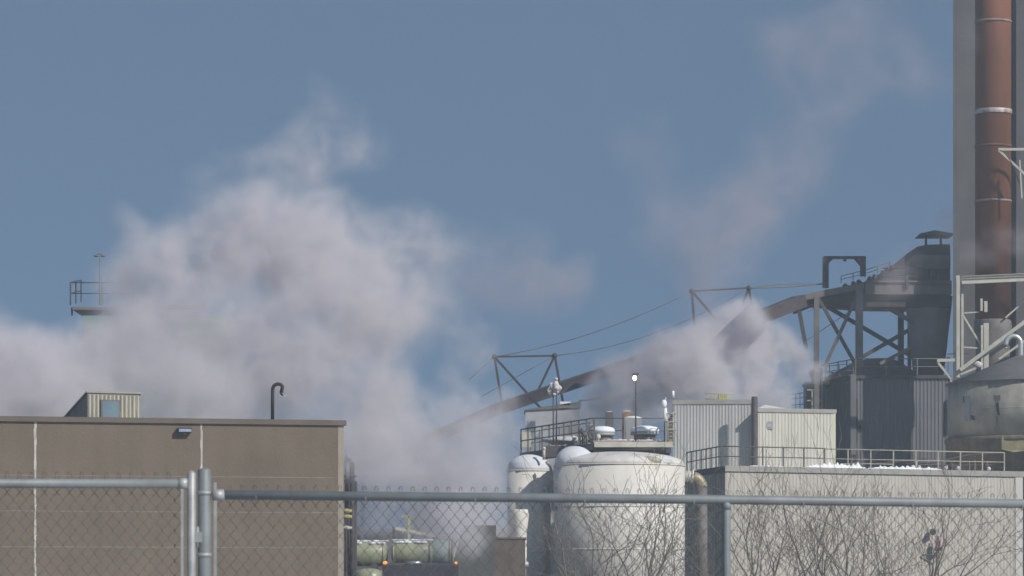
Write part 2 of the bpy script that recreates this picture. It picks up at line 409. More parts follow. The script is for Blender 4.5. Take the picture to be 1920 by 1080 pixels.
# roof with slightly sunk deck
MB().prism(offs(fp,-.1),zt-.055,zt-.03).build('roof','dsnow',wb)
# snow ridges along the eave
mb=MB(); 
def snowridge(mb,a,b,h,w,n):
    prev=None; rings=[]
    for i in range(n+1):
        t=i/n; p=a.lerp(b,t); hh=h*(.35+.9*abs(noise.noise(Vector((i*.27,3,h*9))))+.25*random.random())*min(1,6*t,6*(1-t))+.01
        rings.append([(p.x,p.y-w/2,p.z),(p.x,p.y-w*.3,p.z+hh*.8),(p.x,p.y,p.z+hh),(p.x,p.y+w*.3,p.z+hh*.7),(p.x,p.y+w/2,p.z)])
    vs=[v for r in rings for v in r]; fs=[]
    for i in range(n):
        for k in range(4): fs.append((i*5+k,(i+1)*5+k,(i+1)*5+k+1,i*5+k+1))
    mb.add(vs,fs,True)
def wpt(px,off=0,z=0):
    k=(px-CX)/F; s=(k*WA.y-WA.x)/(fd.x-k*fd.y); q=WA+fd*s-fn*off; return Vector((q.x,q.y,z))
snowridge(mb,wpt(1395,.35,zt-.03),wpt(1520,.35,zt-.03),.10,.5,40); mb.build('snow','snow',wb); mb=MB()
snowridge(mb,wpt(1515,.5,zt-.03),wpt(1640,.5,zt-.03),.30,.7,60); mb.build('snow','snow',wb); mb=MB()
snowridge(mb,wpt(1625,.5,zt-.03),wpt(1790,.5,zt-.03),.22,.7,60)
mb.build('snow','snow',wb)
LL=Vector((WL.x,WL.y,zt)); mb=MB(); snowridge(mb,Vector((WA.x+.25,WA.y+.8,zt-.03)),Vector((WL.x+.2,WL.y-1.5,zt-.03)),.12,.35,20); mb.build('snow','snow',wb)
i0=Vector((WLL.x+.12,WLL.y,zt-.02)); c1=P(1375,870,163); c1.z=zt-.02
r0=Vector((WL.x-.0,WL.y,zt-.02)); r1=WA.to_3d(); r1=Vector((WA.x+.05,WA.y+.9,zt-.02))
railing(wb,[r0,Vector((wpt(1378,1.3).x,wpt(1378,1.3).y,zt-.02)),wpt(1570,1.2,zt-.02)],'rail',h=1.0,step=1.05,r=.034)
railing(wb,[wpt(1574,1.3,zt-.02),wpt(1905,1.0,zt-.02)],'yrail',h=.98,step=1.35,r=.027)
for (pa,pb,hh) in ((1600,1622,.25),(1632,1692,.27)):
    q=MB(); a_=wpt(pa,.9,zt); b_=wpt(pb,.9,zt); q.beam(a_,a_+U*hh,.03); q.beam(b_,b_+U*hh,.03); q.beam(a_+U*hh,b_+U*hh,.03); q.build('low_stand','yrail',wb)
# clutter of pipes on the right of that roof
rp=thing('roof_pipework','tangle of small rusty pipes and valves on the cream building roof','pipework',wpt(1840,2.5,zt-.03))
mb=MB()
mb.tube([wpt(1745,2.2,zt+.35),wpt(1800,2.4,zt+.45),wpt(1860,2.2,zt+.85),wpt(1915,2.3,zt+1.0)],.05,8)
mb.tube([wpt(1750,2.6,zt+.25),wpt(1915,2.6,zt+.42)],.045,8)
mb.tube([wpt(1680,2.6,zt+.3),wpt(1790,2.6,zt+.62)],.05,8)
mb.build('pipe','purple',rp)
for i in range(13):
    px=1748+i*13+random.uniform(-3,3); h=random.uniform(.3,.75); a_=wpt(px,2.0+random.random()*.5,zt-.03); MB().beam(a_,a_+U*h,.035+random.random()*.03).build('support',random.choice(['purple','mid','frame','footing']),rp)
for px in (1750,1762,1812,1835,1893):
    a_=wpt(px,1.8,zt); q=MB().ball(a_+U*.18,.11,10); q.tube([a_-U*.03,a_+U*.25],.03,6); q.build('valve','dsnow',rp)

# wall-mounted alarm beside trees
q=wpt(1743,-.4,P(0,995,162).z)
al=thing('wall_siren','dark round siren over a red valve, on the cream building wall','siren',q)
dv=lambda dx,dy,dz=0: q+Vector((dx,dz,dy))
w=MB(); w.tube([dv(-.05,.0,0),dv(-.05,.0,.12)],.17,16); w.tube([dv(-.05,0,-.25),dv(-.05,0,0)],[.11,.16],14); w.build('horn','mid',al)
MB().tube([dv(-.05,0,-.26),dv(-.05,0,-.251)],.1,12).build('horn_mouth','black',al)
MB().box(q.x+.08,q.x+.30,q.y-.12,q.y+.1,q.z-.72,q.z-.42).build('valve_body','red',al)
MB().tube([dv(.19,-.4),dv(.19,-.22)],.05,8).build('valve_stem','red',al)
MB().box(q.x+.02,q.x+.36,q.y-.12,q.y+.12,q.z-.92,q.z-.74).build('bracket','dark',al)
MB().tube([dv(-.6,-1.13),dv(.45,-1.13)],.035,8).build('pipe','mid',al)
MB().tube([dv(.2,-3.5),dv(.2,-.9)],.04,8).build('pipe','mid',al)
for sx in(-.55,.42): MB().tube([dv(sx,-1.13,0),dv(sx,-1.13,.38)],.025,6).build('pipe_bracket','mid',al)

# ------------------------------------------------------------------ pale building behind (172 m)
pb=thing('ribbed_shed','tall pale ribbed shed with dark pipe column on its front, behind the warehouse','building',(P(1415,0,176).x,176,0))
D=174
a0=bx(1262,174.5); a1=bx(1418,174.2); zt1=P(0,757,D).z
poly=[tuple(a0),tuple(a1),(a1.x+.3,a1.y+8),(a0.x+.6,a0.y+8)]
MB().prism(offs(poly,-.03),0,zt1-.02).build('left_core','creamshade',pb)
MB().prism(corr([tuple(a0),tuple(a1)],False,.16,.02)+[(a1.x,a1.y+.02),(a0.x,a0.y+.02)],0,zt1).build('left_wall',mat('greyer_cladding',(.44,.44,.42),.6,var=.08,scale=.4,streak=.35,stscale=2.5),pb)
MB().prism(offs(poly,.06),zt1,zt1+.22).build('left_roof','fascia',pb)
b0=bx(1421,173.4); b1=bx(1566,174.6); zt2=P(0,769,D).z
poly=[tuple(b0),tuple(b1),(b1.x+.3,b1.y+7),(b0.x+.3,b0.y+7)]
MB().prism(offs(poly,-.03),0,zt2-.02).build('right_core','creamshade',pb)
MB().prism(corr([tuple(b0),tuple(b1)],False,.17,.02)+[(b1.x,b1.y+.02),(b0.x,b0.y+.02)],0,zt2-.14).build('right_wall',mat('warm_cladding',(.55,.53,.46),.6,var=.08,scale=.5,streak=.3,stscale=3),pb)
MB().prism(offs(poly,.07),zt2-.13,zt2+.07).build('right_fascia','fascia',pb)
MB().prism([(b1.x-.24,b1.y-.06),(b1.x+.02,b1.y-.06),(b1.x+.02,b1.y+.015),(b1.x-.24,b1.y+.015)],0,zt2-.135).build('corner_trim',mat('yellowed_trim',(.64,.62,.47),.6,var=.05),pb)
hp=[(tuple(b0)[0],b0.y,zt2+.07),(b1.x,b1.y,zt2+.07),(b1.x,b1.y+6,zt2+.07),(b0.x,b0.y+6,zt2+.07),(b0.x+.6,b0.y+3,zt2+.42),(b1.x-2.2,b1.y+3,zt2+.25)]
MB().add(hp,[(0,1,5,4),(1,2,5),(2,3,4,5),(3,0,4),(3,2,1,0)]).build('hip_roof','dsnow',pb)
pc=P(1414,0,173.2); MB().lathe((pc.x,pc.y-.3,0),[(.16,0),(.16,P(0,745,173).z),(.14,P(0,744,173).z)],14).build('pipe_column','dark',pb)
cx_=P(1441,798,173.8); MB().box(cx_.x-.25,cx_.x+.2,cx_.y-.28,cx_.y-.06,cx_.z-.2,cx_.z+.2).build('junction_box','box',pb)
MB().box(cx_.x-.14,cx_.x+.1,cx_.y-.30,cx_.y-.281,cx_.z-.11,cx_.z+.09).build('box_cover',mat('pale_cover',(.42,.42,.42),.5),pb)
MB().tube([cx_+Vector((-.55,-.12,.24)),cx_+Vector((-.1,-.12,.24)),cx_+Vector((-.02,-.12,.19))],.025,6).build('conduit','mid',pb)
# cage on its roof
cg=thing('roof_cage','faded yellow ladder cage and guard rail poking up through the steam','guard cage',P(1345,765,176))
pr=MB()
for px in (1327,1334,1341,1348,1356): pr.tube([P(px,765,176),P(px,738,176)],.022,6)
for py in (738,748,757): pr.tube([P(1322,py,176),P(1376,py+1,176)],.022,6)
pr.build('bars','yellow',cg)
MB().box(P(1348,0,176).x,P(1364,0,176).x,176.3,176.8,P(0,757,176).z,P(0,738,176).z).build('cabinet','yellow',cg)
MB().box(P(1326,0,176).x,P(1343,0,176).x,175.6,175.9,P(0,766,176).z,P(0,760,176).z).build('lamp_housing','dark',cg)

# ------------------------------------------------------------------ white tanks (150 m)
def dome_tank(name,label,cx,D,rp,ytop,ysh,mt='white',cap='domepaint'):
    c=P(cx,0,D); r=rp*S(D); zs=P(0,ysh,D).z; zt=P(0,ytop,D).z
    t=thing(name,label,'tank',(c.x,c.y,0))
    prof=[(r*.92,.0),(r*.92,.6),(r,.62)]
    k=int(zs/1.1)
    prof+=[(r,zs)]
    MB().lathe((c.x,c.y,0),prof,64).build('shell',mt,t)
    dp=[(r+.002,zs),(r*.985,zs+(zt-zs)*.16)]+[(r*math.cos(a),zs+(zt-zs)*(.12+.88*math.sin(a))) for a in [i*PI/20 for i in range(2,10)]]+[(.02,zt)]
    MB().lathe((c.x,c.y,0),dp,64).build('dome',cap,t)
    for i in range(1,4):
        z=zs*i/4; MB().lathe((c.x,c.y,0),[(r+.001,z-.03),(r+.02,z-.02),(r+.02,z+.02),(r+.001,z+.03)],64).build('weld_band',mt,t)
    MB().lathe((c.x,c.y,0),[(r+.001,zs-.06),(r+.03,zs-.05),(r+.03,zs),(r+.001,zs+.01)],64).build('shoulder_band',mt,t)
    return t,c,r,zs,zt
t1,c1_,r1_,zs1,zt1_=dome_tank('storage_tank','widest white tank with snow heaped on its roof, under the service platform',1161,146.5,123,847,873)
# snow mound at the big tank's left shoulder and tan patches on the roof
m=MB(); m.ball(P(1078,866,145.7),.86,24,sx=1.0,sy=1,sz=.80,jit=.05); m.build('snow_mound','oldsnow',t1)
m=MB(); m.ball(P(1222,868,145),.8,18,sx=1.2,sy=1,sz=.28,jit=.35); m.ball(P(1190,862,145),.7,16,sx=1.1,sy=.8,sz=.3,jit=.4); m.build('snow_mound','dsnow',t1)
for (px,py,sx) in ((1145,862,.85),(1212,864,.8)):
    m=MB(); m.ball(P(px,py,144.3),.62,14,sx=sx*1.3,sy=.5,sz=.34,jit=.2); m.build('stained_insulation',mat('stained_insulation',(.40,.36,.25),.9,var=.3,scale=4),t1)
t2,c2_,r2_,zs2,zt2_=dome_tank('storage_tank','narrow white tank with snow-capped dome, left of the widest tank',992,148,40.5,852,882,cap='oldsnow')
# narrow neck and foot ring of the pale vessel seen below
nv=thing('pipe_riser','white vertical pipe with a dark flange at the narrow tank foot','pipe',(P(975,0,143).x,143,0))
c=P(976,0,143)
MB().lathe((c.x,c.y,0),[(.26,0),(.26,P(0,1061,143).z),(.34,P(0,1060,143).z),(.34,P(0,1054,143).z),(.26,P(0,1053,143).z),(.26,P(0,1000,143).z),(.36,P(0,965,143).z),(.30,P(0,955,143).z)],24).build('pipe','white',nv)
MB().lathe((c.x,c.y,P(0,1061,143).z),[(.38,-.05),(.38,0)],24).build('flange','mid',nv)
# nozzles on the small tank
nz=MB(); nz.tube([P(1020,862,147),P(1020,842,147)],.06,8); nz.ball(P(1020,841,147),.09,8); nz.build('roof_nozzle','frame',t2)
nz=MB(); nz.tube([P(1024,866,146.6),P(1032,876,146.5),P(1034,895,146.5),P(1034,935,146.5)],.06,8); nz.build('side_pipe','box',t2)
# elbow duct on the right of the big tank
el=thing('elbow_duct','curved tarnished metal duct leaving the widest tank and turning down','duct',P(1320,1120,148)-Vector((0,0,1.6)))
D=148
pts=[P(1280,893,D),P(1296,893,D)]+[P(1296+21*math.sin(t),914-21*math.cos(t),D) for t in [i*PI/16 for i in range(1,9)]]+[P(1317,1050,D),P(1317,1180,D)]
MB().tube(pts[2:-2],.22,16).build('duct_bend','brass',el); MB().tube(pts[-3:],.22,16).build('downcomer','mid',el); MB().tube(pts[:3],.235,16).build('inlet','white',el)
MB().tube([P(1297,893,D),P(1300,893.3,D)],.30,16).build('flange','white',el)

# ------------------------------------------------------------------ service platform over the tanks
pf=thing('service_platform','steel service platform with handrails and snowy fans, over the white tanks','platform',(P(1150,0,149).x,149,0))
# left walkway recedes down-left; right deck faces the camera
wl0=P(972,840,158); wl1=P(1112,826,147); dk1=P(1262,829,147)
zl=wl1.z; 
def q4(a,b,w,z0,z1): 
    return [(a.x,a.y,z0),(b.x,b.y,z0),(b.x,b.y+w,z0),(a.x,a.y+w,z0),(a.x,a.y,z1),(b.x,b.y,z1),(b.x,b.y+w,z1),(a.x,a.y+w,z1)]
zl=P(0,830,147).z
WLK0=Vector((P(975,0,157).x,157,0)); WLK1=Vector((P(1112,0,147).x,147,0)); DK=Vector((P(1263,0,147.2).x,147.2,0))
MB().hexa(q4(WLK0,WLK1,4.0,zl-.30,zl-.02)).build('walkway_deck','mid',pf)
MB().hexa(q4(WLK1+Vector((.01,0,0)),DK,4.5,zl-.05,zl+.10)).build('front_deck',mat('rust_stained_deck',(.34,.27,.24),.8,var=.35,scale=3),pf)
MB().box(WLK1.x+.05,DK.x-.05,146.84,146.99,zl-.20,zl+.03).build('edge_beam','frame',pf)
MB().box(WLK1.x+.0,DK.x-.1,147.3,147.6,zl-.42,zl-.06).build('cross_beam','dark',pf)
MB().box(WLK1.x-2.2,DK.x-.3,148.6,148.9,zl-.56,zl-.06).build('cross_beam','dark',pf)
for px in (1050,1162,1252):
    p=P(px,0,147.6 if px>1100 else 150.5); MB().lathe((p.x,p.y,0),[(.10,zs1-.3),(.10,zl-.06)],12).build('support_column','galv' if px==1162 else 'dark',pf)
for k in range(9):
    p=P(1085+k*21,0,148.2); MB().box(p.x-.04,p.x+.04,148.0,150.5,zl-.5,zl-.06).build('joist','dark',pf)
railing(pf,[WLK0+Vector((.05,.05,zl-.03)),WLK1+Vector((.05,.05,zl-.03))],'rail',h=1.10,step=1.1,r=.034)
railing(pf,[WLK0+Vector((.05,3.9,zl-.03)),WLK1+Vector((-.05,3.9,zl-.03))],'rail',h=1.10,step=1.6,r=.024)
railing(pf,[WLK1+Vector((.1,3.5,zl+.1)),DK+Vector((-.05,3.5,zl+.1))],'rail',h=1.15,step=1.4,r=.03)
railing(pf,[DK+Vector((-.05,.1,zl+.1)),DK+Vector((.02,3.5,zl+.1))],'rail',h=1.15,step=1.0,r=.034)
MB().box(WLK0.x+.08,WLK0.x+.5,WLK0.y-.1,WLK0.y-.06,zl+.25,zl+.95).build('panel',mat('cream_panel',(.48,.46,.38),.6),pf)
sn=MB(); snowridge(sn,WLK0.lerp(WLK1,.3)+Vector((0,.25,zl-.03)),WLK1+Vector((0,.25,zl-.03)),.17,.5,50); sn.build('snow','dsnow',pf)
sn=MB(); snowridge(sn,WLK1+Vector((.1,.4,zl+.09)),DK+Vector((-.1,.4,zl+.09)),.11,.5,50); sn.build('snow','dsnow',pf)
sn=MB(); sn.ball(P(1064,826,150),.8,18,sx=1.2,sy=1,sz=.22,jit=.6); sn.build('snow_drift','dsnow',pf)
# equipment on the deck
def fan(label,px,D,w,pyb,pyt):
    c=P(px,pyb,D); c.z=zl+.1; r=w*S(D); h=(pyb-pyt)*S(D)
    t=thing('roof_fan',label,'roof fan',c,'snowy fans on the service platform')
    MB().lathe(c,[(r*.75,0),(r*.75,h*.45)],28).build('base','mid',t)
    MB().lathe(c,[(r*.98,h*.45),(r,h*.5),(r,h*.62),(r*.93,h*.64)],32).build('rim','box',t)
    MB().lathe(c,[(r*.94,h*.65),(r*1.0,h*.7),(r*1.0,h*.82),(r*.85,h*.97),(r*.4,h*1.06),(.02,h*1.08)],32).build('snow_cap','snow',t)
fan('snow-capped round fan near the platform corner, behind the handrail end',1130,149.3,23,822,793)
fan('snow-capped round fan in front of the grey cabinet',1209,148.3,27,822,794)
def cab(name,label,cat,px0,px1,D,y0,y1,mt,cap='snow'):
    a_=P(px0,y0,D); b_=P(px1,y1,D); t=thing(name,label,cat,Vector(((a_.x+b_.x)/2,D+.3,zl+.1)))
    MB().box(a_.x,b_.x,D,D+.7,zl+.1,b_.z).build('body',mt,t)
    MB().box(a_.x+.06,b_.x-.06,D-.02,D-.001,zl+.2,b_.z-.1).build('door',mt,t)
    q=MB(); q.ball(Vector(((a_.x+b_.x)/2,D+.35,b_.z)),(b_.x-a_.x)*.5,14,sx=1.05,sy=.9,sz=.22,jit=.15); q.build('snow_cap',cap,t)
    return t
cab('control_cabinet','grey cabinet with snow on top beside the lit lamp pole','cabinet',1171,1203,149.3,820,783,'box')
cab('heater_box','small rusty orange box behind the grey cabinet','equipment box',1167,1184,151,820,771,'orange')
cab('vent_box','narrow brownish box topped with snow near the platform corner','equipment box',1136,1150,151,820,772,'mid')
cab('vent_box','low brown box at the walkway, behind the handrail corner','equipment box',1100,1116,150.5,822,797,'mid','dsnow')
vs=thing('valve_cluster','dark icy valves and pipes at the walkway end, before the corner post','valves',Vector((P(1104,0,147.8).x,147.8,zl)))
for i in range(9):
    q=MB(); p=Vector((P(1088+i*4.2,0,147.8).x,147.6+random.random()*.6,zl-.02)); h=random.uniform(.2,.62); q.tube([p,p+U*h],random.uniform(.03,.06),8); q.ball(p+U*h,random.uniform(.06,.12),8,jit=.4); q.build('valve',random.choice(['dark','mid','dark','dsnow']),vs)
# end ladder & cage at the deck's right corner
la=thing('platform_ladder','weathered ladder cage with hoops at the platform right end','ladder',Vector((P(1254,0,147).x,147,zl)))
for px in (1246,1252,1262): MB().tube([P(px,835,147),P(px,772,147)],.03,6).build('stile','yrail' if px!=1246 else 'dark',la)
for k in range(9): py=832-k*7; MB().tube([P(1252,py,147),P(1262,py,147)],.017,5).build('rung','yrail',la)
for k in range(3):
    py=776+k*15; c=P(1257,py,147); MB().tube([c+Vector((.25*math.cos(t),.3*math.sin(t),0)) for t in [i*2*PI/12 for i in range(13)]],.02,5).build('hoop','yrail',la)
def lamp_pole(label,px,D,yb,yt,lit,r=.035,arms=True,mt='dark'):
    a_=P(px,yb,D); t=thing('lamp_pole',label,'lamp pole',a_); b_=P(px,yt,D)
    MB().tube([a_,b_],[r,r*.8],8).build('pole',mt,t)
    if lit:
        MB().box(b_.x-.11,b_.x+.13,b_.y-.08,b_.y+.08,b_.z-.02,b_.z+.05).build('arm','dark',t)
        q=MB().lathe(b_+Vector((-.05,-.09,-.25)),[(.05,-.02),(.085,.05),(.09,.12),(.05,.2),(.03,.22)],12); q.build('bulb','lamp',t)
        MB().lathe(b_+Vector((-.05,-.09,-.05)),[(.12,0),(.07,.08),(.02,.1)],12).build('shade','dark',t)
    return t
lamp_pole('tall dark lamp pole with lit bulb standing on the front deck',1192,147.0,828,702,True)
lp=lamp_pole('white pole lamp at the platform right corner, globe on a short arm',1248,146.9,832,745,False,r=.03,mt='frame')
MB().ball(P(1245,757,146.8),.13,12,sz=1.4).build('globe','snow',lp)
MB().tube([P(1248,790,146.9),P(1245,786,146.8),P(1245,765,146.8)],.025,6).build('arm','frame',lp)
MB().tube([P(1248,790,146.85),P(1248,765,146.85)],[.09,.05],10).build('snow_cap','snow',lp)
lp=lamp_pole('thin pole with slim white beacon behind the platform corner',1262,151.5,835,748,False,r=.018,mt='mid')
MB().tube([P(1262,746,151.5),P(1262,733,151.5)],.06,8).build('beacon','snow',lp)
# double mast with iced insulators
ms=thing('iced_mast','twin thin poles topped by a clump of snow-covered insulators','mast',P(1041,828,148.5))
for px in (1037.5,1043.5): MB().tube([P(px,828,148.5),P(px,728,148.5)],.032,8).build('pole','dark',ms)
q=MB()
for i in range(26):
    an=random.random()*2*PI; rr=random.random(); q.ball(P(1041+9*rr*math.cos(an),725+16*rr*math.sin(an),148.5+random.uniform(-.2,.2)),random.uniform(.07,.15),8,jit=.6)
q.build('snow_clump','dsnow',ms)
q=MB()
for i in range(5): q.tube([P(1033-i*1.5,722+i*2,148.4),P(1037-i*1.5,735+i*1.2,148.4)],.05,6)
q.build('insulator','frame',ms)

# pale equipment house behind the platform
eh=thing('equipment_house','grey box-shaped house with snowy roof, half lost in steam behind the platform','equipment house',P(1035,850,182))
D=182
MB().box(P(985,0,D).x,P(1087,0,D).x,D,D+4,0,P(0,768,D).z).build('wall',mat('light_grey_sheet',(.42,.42,.43),.7,var=.1),eh)
MB().hexa([(P(983,0,D).x,D-.1,P(0,770,D).z),(P(1089,0,D).x,D-.1,P(0,764,D).z),(P(1089,0,D).x,D+4,P(0,764,D).z),(P(983,0,D).x,D+4,P(0,770,D).z),
 (P(983,0,D).x,D-.1,P(0,768,D).z),(P(1089,0,D).x,D-.1,P(0,753,D).z),(P(1089,0,D).x,D+4,P(0,753,D).z),(P(983,0,D).x,D+4,P(0,768,D).z)]).build('roof','mid',eh)
MB().box(P(1050,0,D).x,P(1070,0,D).x,D-.1,D+2,P(0,760,D).z,P(0,753,D).z).build('snow','snow',eh)
dl=MB().tube([P(1085,752,186),P(1225,735,186)],.06,8).build('pipe_bridge','box'); tag(dl,'thin pale pipe bridging from the grey equipment house through the steam','pipe')

# ------------------------------------------------------------------ conveyor (190 m)
D=192
cv=thing('conveyor','long dark tube conveyor climbing right, hung from cables over triangular frames','conveyor',P(925,1120,D)-Vector((0,0,1.6)))
line=[(560,935,188),(925,770,190),(1050,727,191),(1200,677,192.5),(1420,597,195),(1500,565,197)]
def yl(px):
    for (a_,b_) in zip(line,line[1:]):
        if px<=b_[0]: t=(px-a_[0])/(b_[0]-a_[0]); return a_[1]+(b_[1]-a_[1])*t, a_[2]+(b_[2]-a_[2])*t
    return line[-1][1:]
mb=MB()
for a_,b_ in zip(line,line[1:]): mb.beam(P(*a_),P(*b_),1.1,.66)
mb.build('gallery','purple',cv)
mb=MB()
for a_,b_ in zip(line,line[1:]): mb.beam(P(a_[0],a_[1]-10,a_[2]-.62),P(b_[0],b_[1]-10,b_[2]-.62),.08,.12); mb.beam(P(a_[0],a_[1]+9.5,a_[2]-.62),P(b_[0],b_[1]+9.5,b_[2]-.62),.08,.14)
mb.build('side_beam','dark',cv)
def frame(tl,tr,legs):
    q=MB(); q.beam(P(*tl),P(*tr),.10); 
    for a_,b_ in legs: q.beam(P(*a_),P(*b_),.13)
    f=q.build('hanger_frame','purple',cv)
    for t_ in (tl,tr): MB().ball(P(*t_),.16,8).build('cable_saddle','dark',f)
frame((927,669,190),(1040,667,190.5),[((927,669,190),(942,762,190)),((927,669,190),(1015,767,190)),((1040,667,190.5),(1004,742,190.5)),((1040,667,190.5),(1056,757,190.5))])
frame((1297,546,193),(1404,540,194),[((1297,546,193),(1305,650,193)),((1297,546,193),(1347,604,193)),((1404,540,194),(1386,586,194)),((1404,540,194),(1415,608,194))])
q=MB()
def cab_(a_,b_,sag=0.0,n=10,r=.022):
    A_=P(*a_); B_=P(*b_); q.tube([A_.lerp(B_,i/n)-U*sag*4*(i/n)*(1-i/n) for i in range(n+1)],r,5)
cab_((927,669,190),(1297,546,193),.5); cab_((1040,667,190.5),(1404,540,194),.7); cab_((1404,540,194),(1545,532,198),.05,r=.04); cab_((1297,546,193),(1404,540,194),0)
cab_((927,669,190),(880,712,189.6),0,3); cab_((1040,667,190.5),(900,745,189.6),0,3); cab_((1404,540,194),(1530,533,198),-.1)
cab_((1510,640,197),(1640,552,200),0,3); cab_((1515,585,197),(1570,545,200),0,3)
q.build('cable','mid',cv)
MB().beam(P(1497,575,196.5),P(1512,655,196.5),.22).build('lower_strut','purple',cv)
# trestle foot seen through a gap in the steam
tr=MB(); tr.beam(P(778,842,189),P(808,841,189),.18); tr.beam(P(806,843,189),P(781,868,189),.14); tr.beam(P(779,842,189),P(779,1175,189),.2); tr.build('trestle','mid',cv)

# ------------------------------------------------------------------ transfer tower (198 m): legs, braces, gallery head, hopper
D=198
tt=thing('transfer_tower','tall dark conveyor head house with cross braces, hood, hopper and canopy','conveyor tower',P(1610,1120,D)-Vector((0,0,1.6)))
def bm_(name,a_,b_,w,h=None,mt='mid'): return MB().beam(P(*a_),P(*b_),w,h).build(name,mt,tt)
def leg(px,py,D,w,mt='mid'):
    p=P(px,py,D); return MB().box(p.x-w/2,p.x+w/2,D-.15,D+.15,0,p.z).build('leg',mt,tt)
leg(1531,555,197.5,.30); leg(1611,540,197,.42); leg(1689,575,203,.34,'purple'); leg(1705,575,207,.2,'purple')
# head gallery (side view): sloping left part then level right part
poly=[P(1494,557,D),P(1497,580,D),P(1530,567,D),P(1560,569,D),P(1620,574,D),P(1760,575,D),P(1783,575,D),P(1783,528,D),P(1620,528,D),P(1540,545,D)]
q=MB(); q.xzprism([(p.x,p.z) for p in poly],D+.3,D+3.6); q.build('gallery_wall','purple',tt,fix=True)
poly=[P(1493,556,D),P(1493,566,D),P(1540,557,D),P(1620,541,D),P(1620,530,D),P(1540,545,D)]
q=MB(); q.xzprism([(p.x,p.z) for p in poly],D-.1,D+.1); q.build('side_girder','mid',tt,fix=True)
p0_=P(1622,530,D); p1_=P(1784,552,D)
MB().box(p0_.x,p1_.x,D-.1,D+.1,p1_.z,p0_.z).build('side_girder','mid',tt)
MB().box(p0_.x,p1_.x,D-.25,D+.18,p0_.z+.004,p0_.z+.1).build('girder_flange','mid',tt)
bm_('brace',(1535,560,197.6),(1608,690,197.6),.2,.2,'dark'); bm_('brace',(1608,552,197.3),(1545,690,197.3),.2,.2)
bm_('brace',(1546,572,200.5),(1730,680,200.5),.2,.24,'dark'); bm_('brace',(1612,672,200),(1725,607,200),.2,.24,'dark')
bm_('brace',(1622,552,199),(1725,612,199),.22,.24); bm_('brace',(1650,682,199.4),(1730,640,199.4),.2,.2)
bm_('brace',(1545,712,199),(1610,678,199),.2,.2)
# portal frame above
q=MB(); q.beam(P(1548,540,D),P(1548,483,D),.34); q.beam(P(1618,518,D),P(1618,483,D),.32); q.beam(P(1544,483,D),P(1623,483,D),.3,.16)
q.beam(P(1550,494,D),P(1560,484,D),.16); q.beam(P(1616,498,D),P(1604,484,D),.2); q.build('portal_frame','purple',tt)
MB().box(P(1581,0,D).x,P(1587,0,D).x,D-.1,D+.1,P(0,490,D).z,P(0,486,D).z).build('hoist_hook','dark',tt)
# hood, curved
hood=[(1622,530),(1633,520),(1652,512),(1668,503),(1690,484),(1708,470),(1722,461),(1740,457.5),(1770,456.5),(1783,457),(1783,530)]
q=MB(); q.xzprism([(P(a_,b_,D).x,P(a_,b_,D).z) for a_,b_ in hood],D+.35,D+4.2); q.build('hood','purple',tt,fix=True)
q=MB(); q.xzprism([(P(a_,b_,D).x,P(a_,b_,D).z) for a_,b_ in [(1700,492),(1715,477),(1783,477),(1783,505),(1735,503)]],D+.2,D+.34); q.build('hood_plate','mid',tt,fix=True)
for (px,py) in ((1640,520),(1655,512),(1630,524),(1663,506),(1672,502),(1600,533),(1610,529),(1585,536)): MB().ball(P(px,py,D+.2),.16,7,jit=.6).build('spilled_lump','dark',tt)
for k in range(3): 
    py=(516,503,532)[k]; MB().tube([P(1655,py,D-.1),P(1782,py+2,D-.1)],.03,6).build('pipe','dark',tt)
for (px,py) in ((1700,540),(1745,528),(1758,528)): MB().box(P(px,0,D).x-.07,P(px,0,D).x+.07,D-.3,D-.12,P(0,py,D).z,P(0,py-24,D).z).build('bracket','dark',tt)
# canopy
q=MB(); cc=P(1752,442,D+2); w_=1.0
q.add([(cc.x-w_,cc.y-1.2,cc.z),(cc.x+w_,cc.y-1.2,cc.z),(cc.x+w_,cc.y+1.2,cc.z),(cc.x-w_,cc.y+1.2,cc.z),(cc.x,cc.y,cc.z+.33),
 (cc.x-w_,cc.y-1.2,cc.z-.05),(cc.x+w_,cc.y-1.2,cc.z-.05),(cc.x+w_,cc.y+1.2,cc.z-.05),(cc.x-w_,cc.y+1.2,cc.z-.05)],
 [(0,1,4),(1,2,4),(2,3,4),(3,0,4),(5,6,1,0),(6,7,2,1),(7,8,3,2),(8,5,0,3),(8,7,6,5)]); q.build('canopy','purple',tt)
for px in (1742,1770): MB().box(P(px,0,D).x-.06,P(px,0,D).x+.06,D+1.4,D+1.6,P(0,462,D).z,cc.z-.05).build('canopy_post','purple',tt)
railing(tt,[P(1577,531,D-.1),P(1622,520,D-.1),P(1668,505,D-.1)],'mid',h=.42,step=.7,r=.025)
# cone hopper
hc=P(1741,0,D+1.7)
MB().lathe((hc.x,hc.y,0),[(.85,P(0,712,D).z),(1.40,P(0,553,D).z),(1.40,P(0,551,D).z)],40).build('hopper',mat('smooth_grey_hopper',(.22,.22,.245),.6,var=.15,scale=.5,streak=.25),tt)
MB().lathe((hc.x,hc.y,0),[(.85,0),(.85,P(0,713,D).z)],30).build('hopper_column','silo',tt)

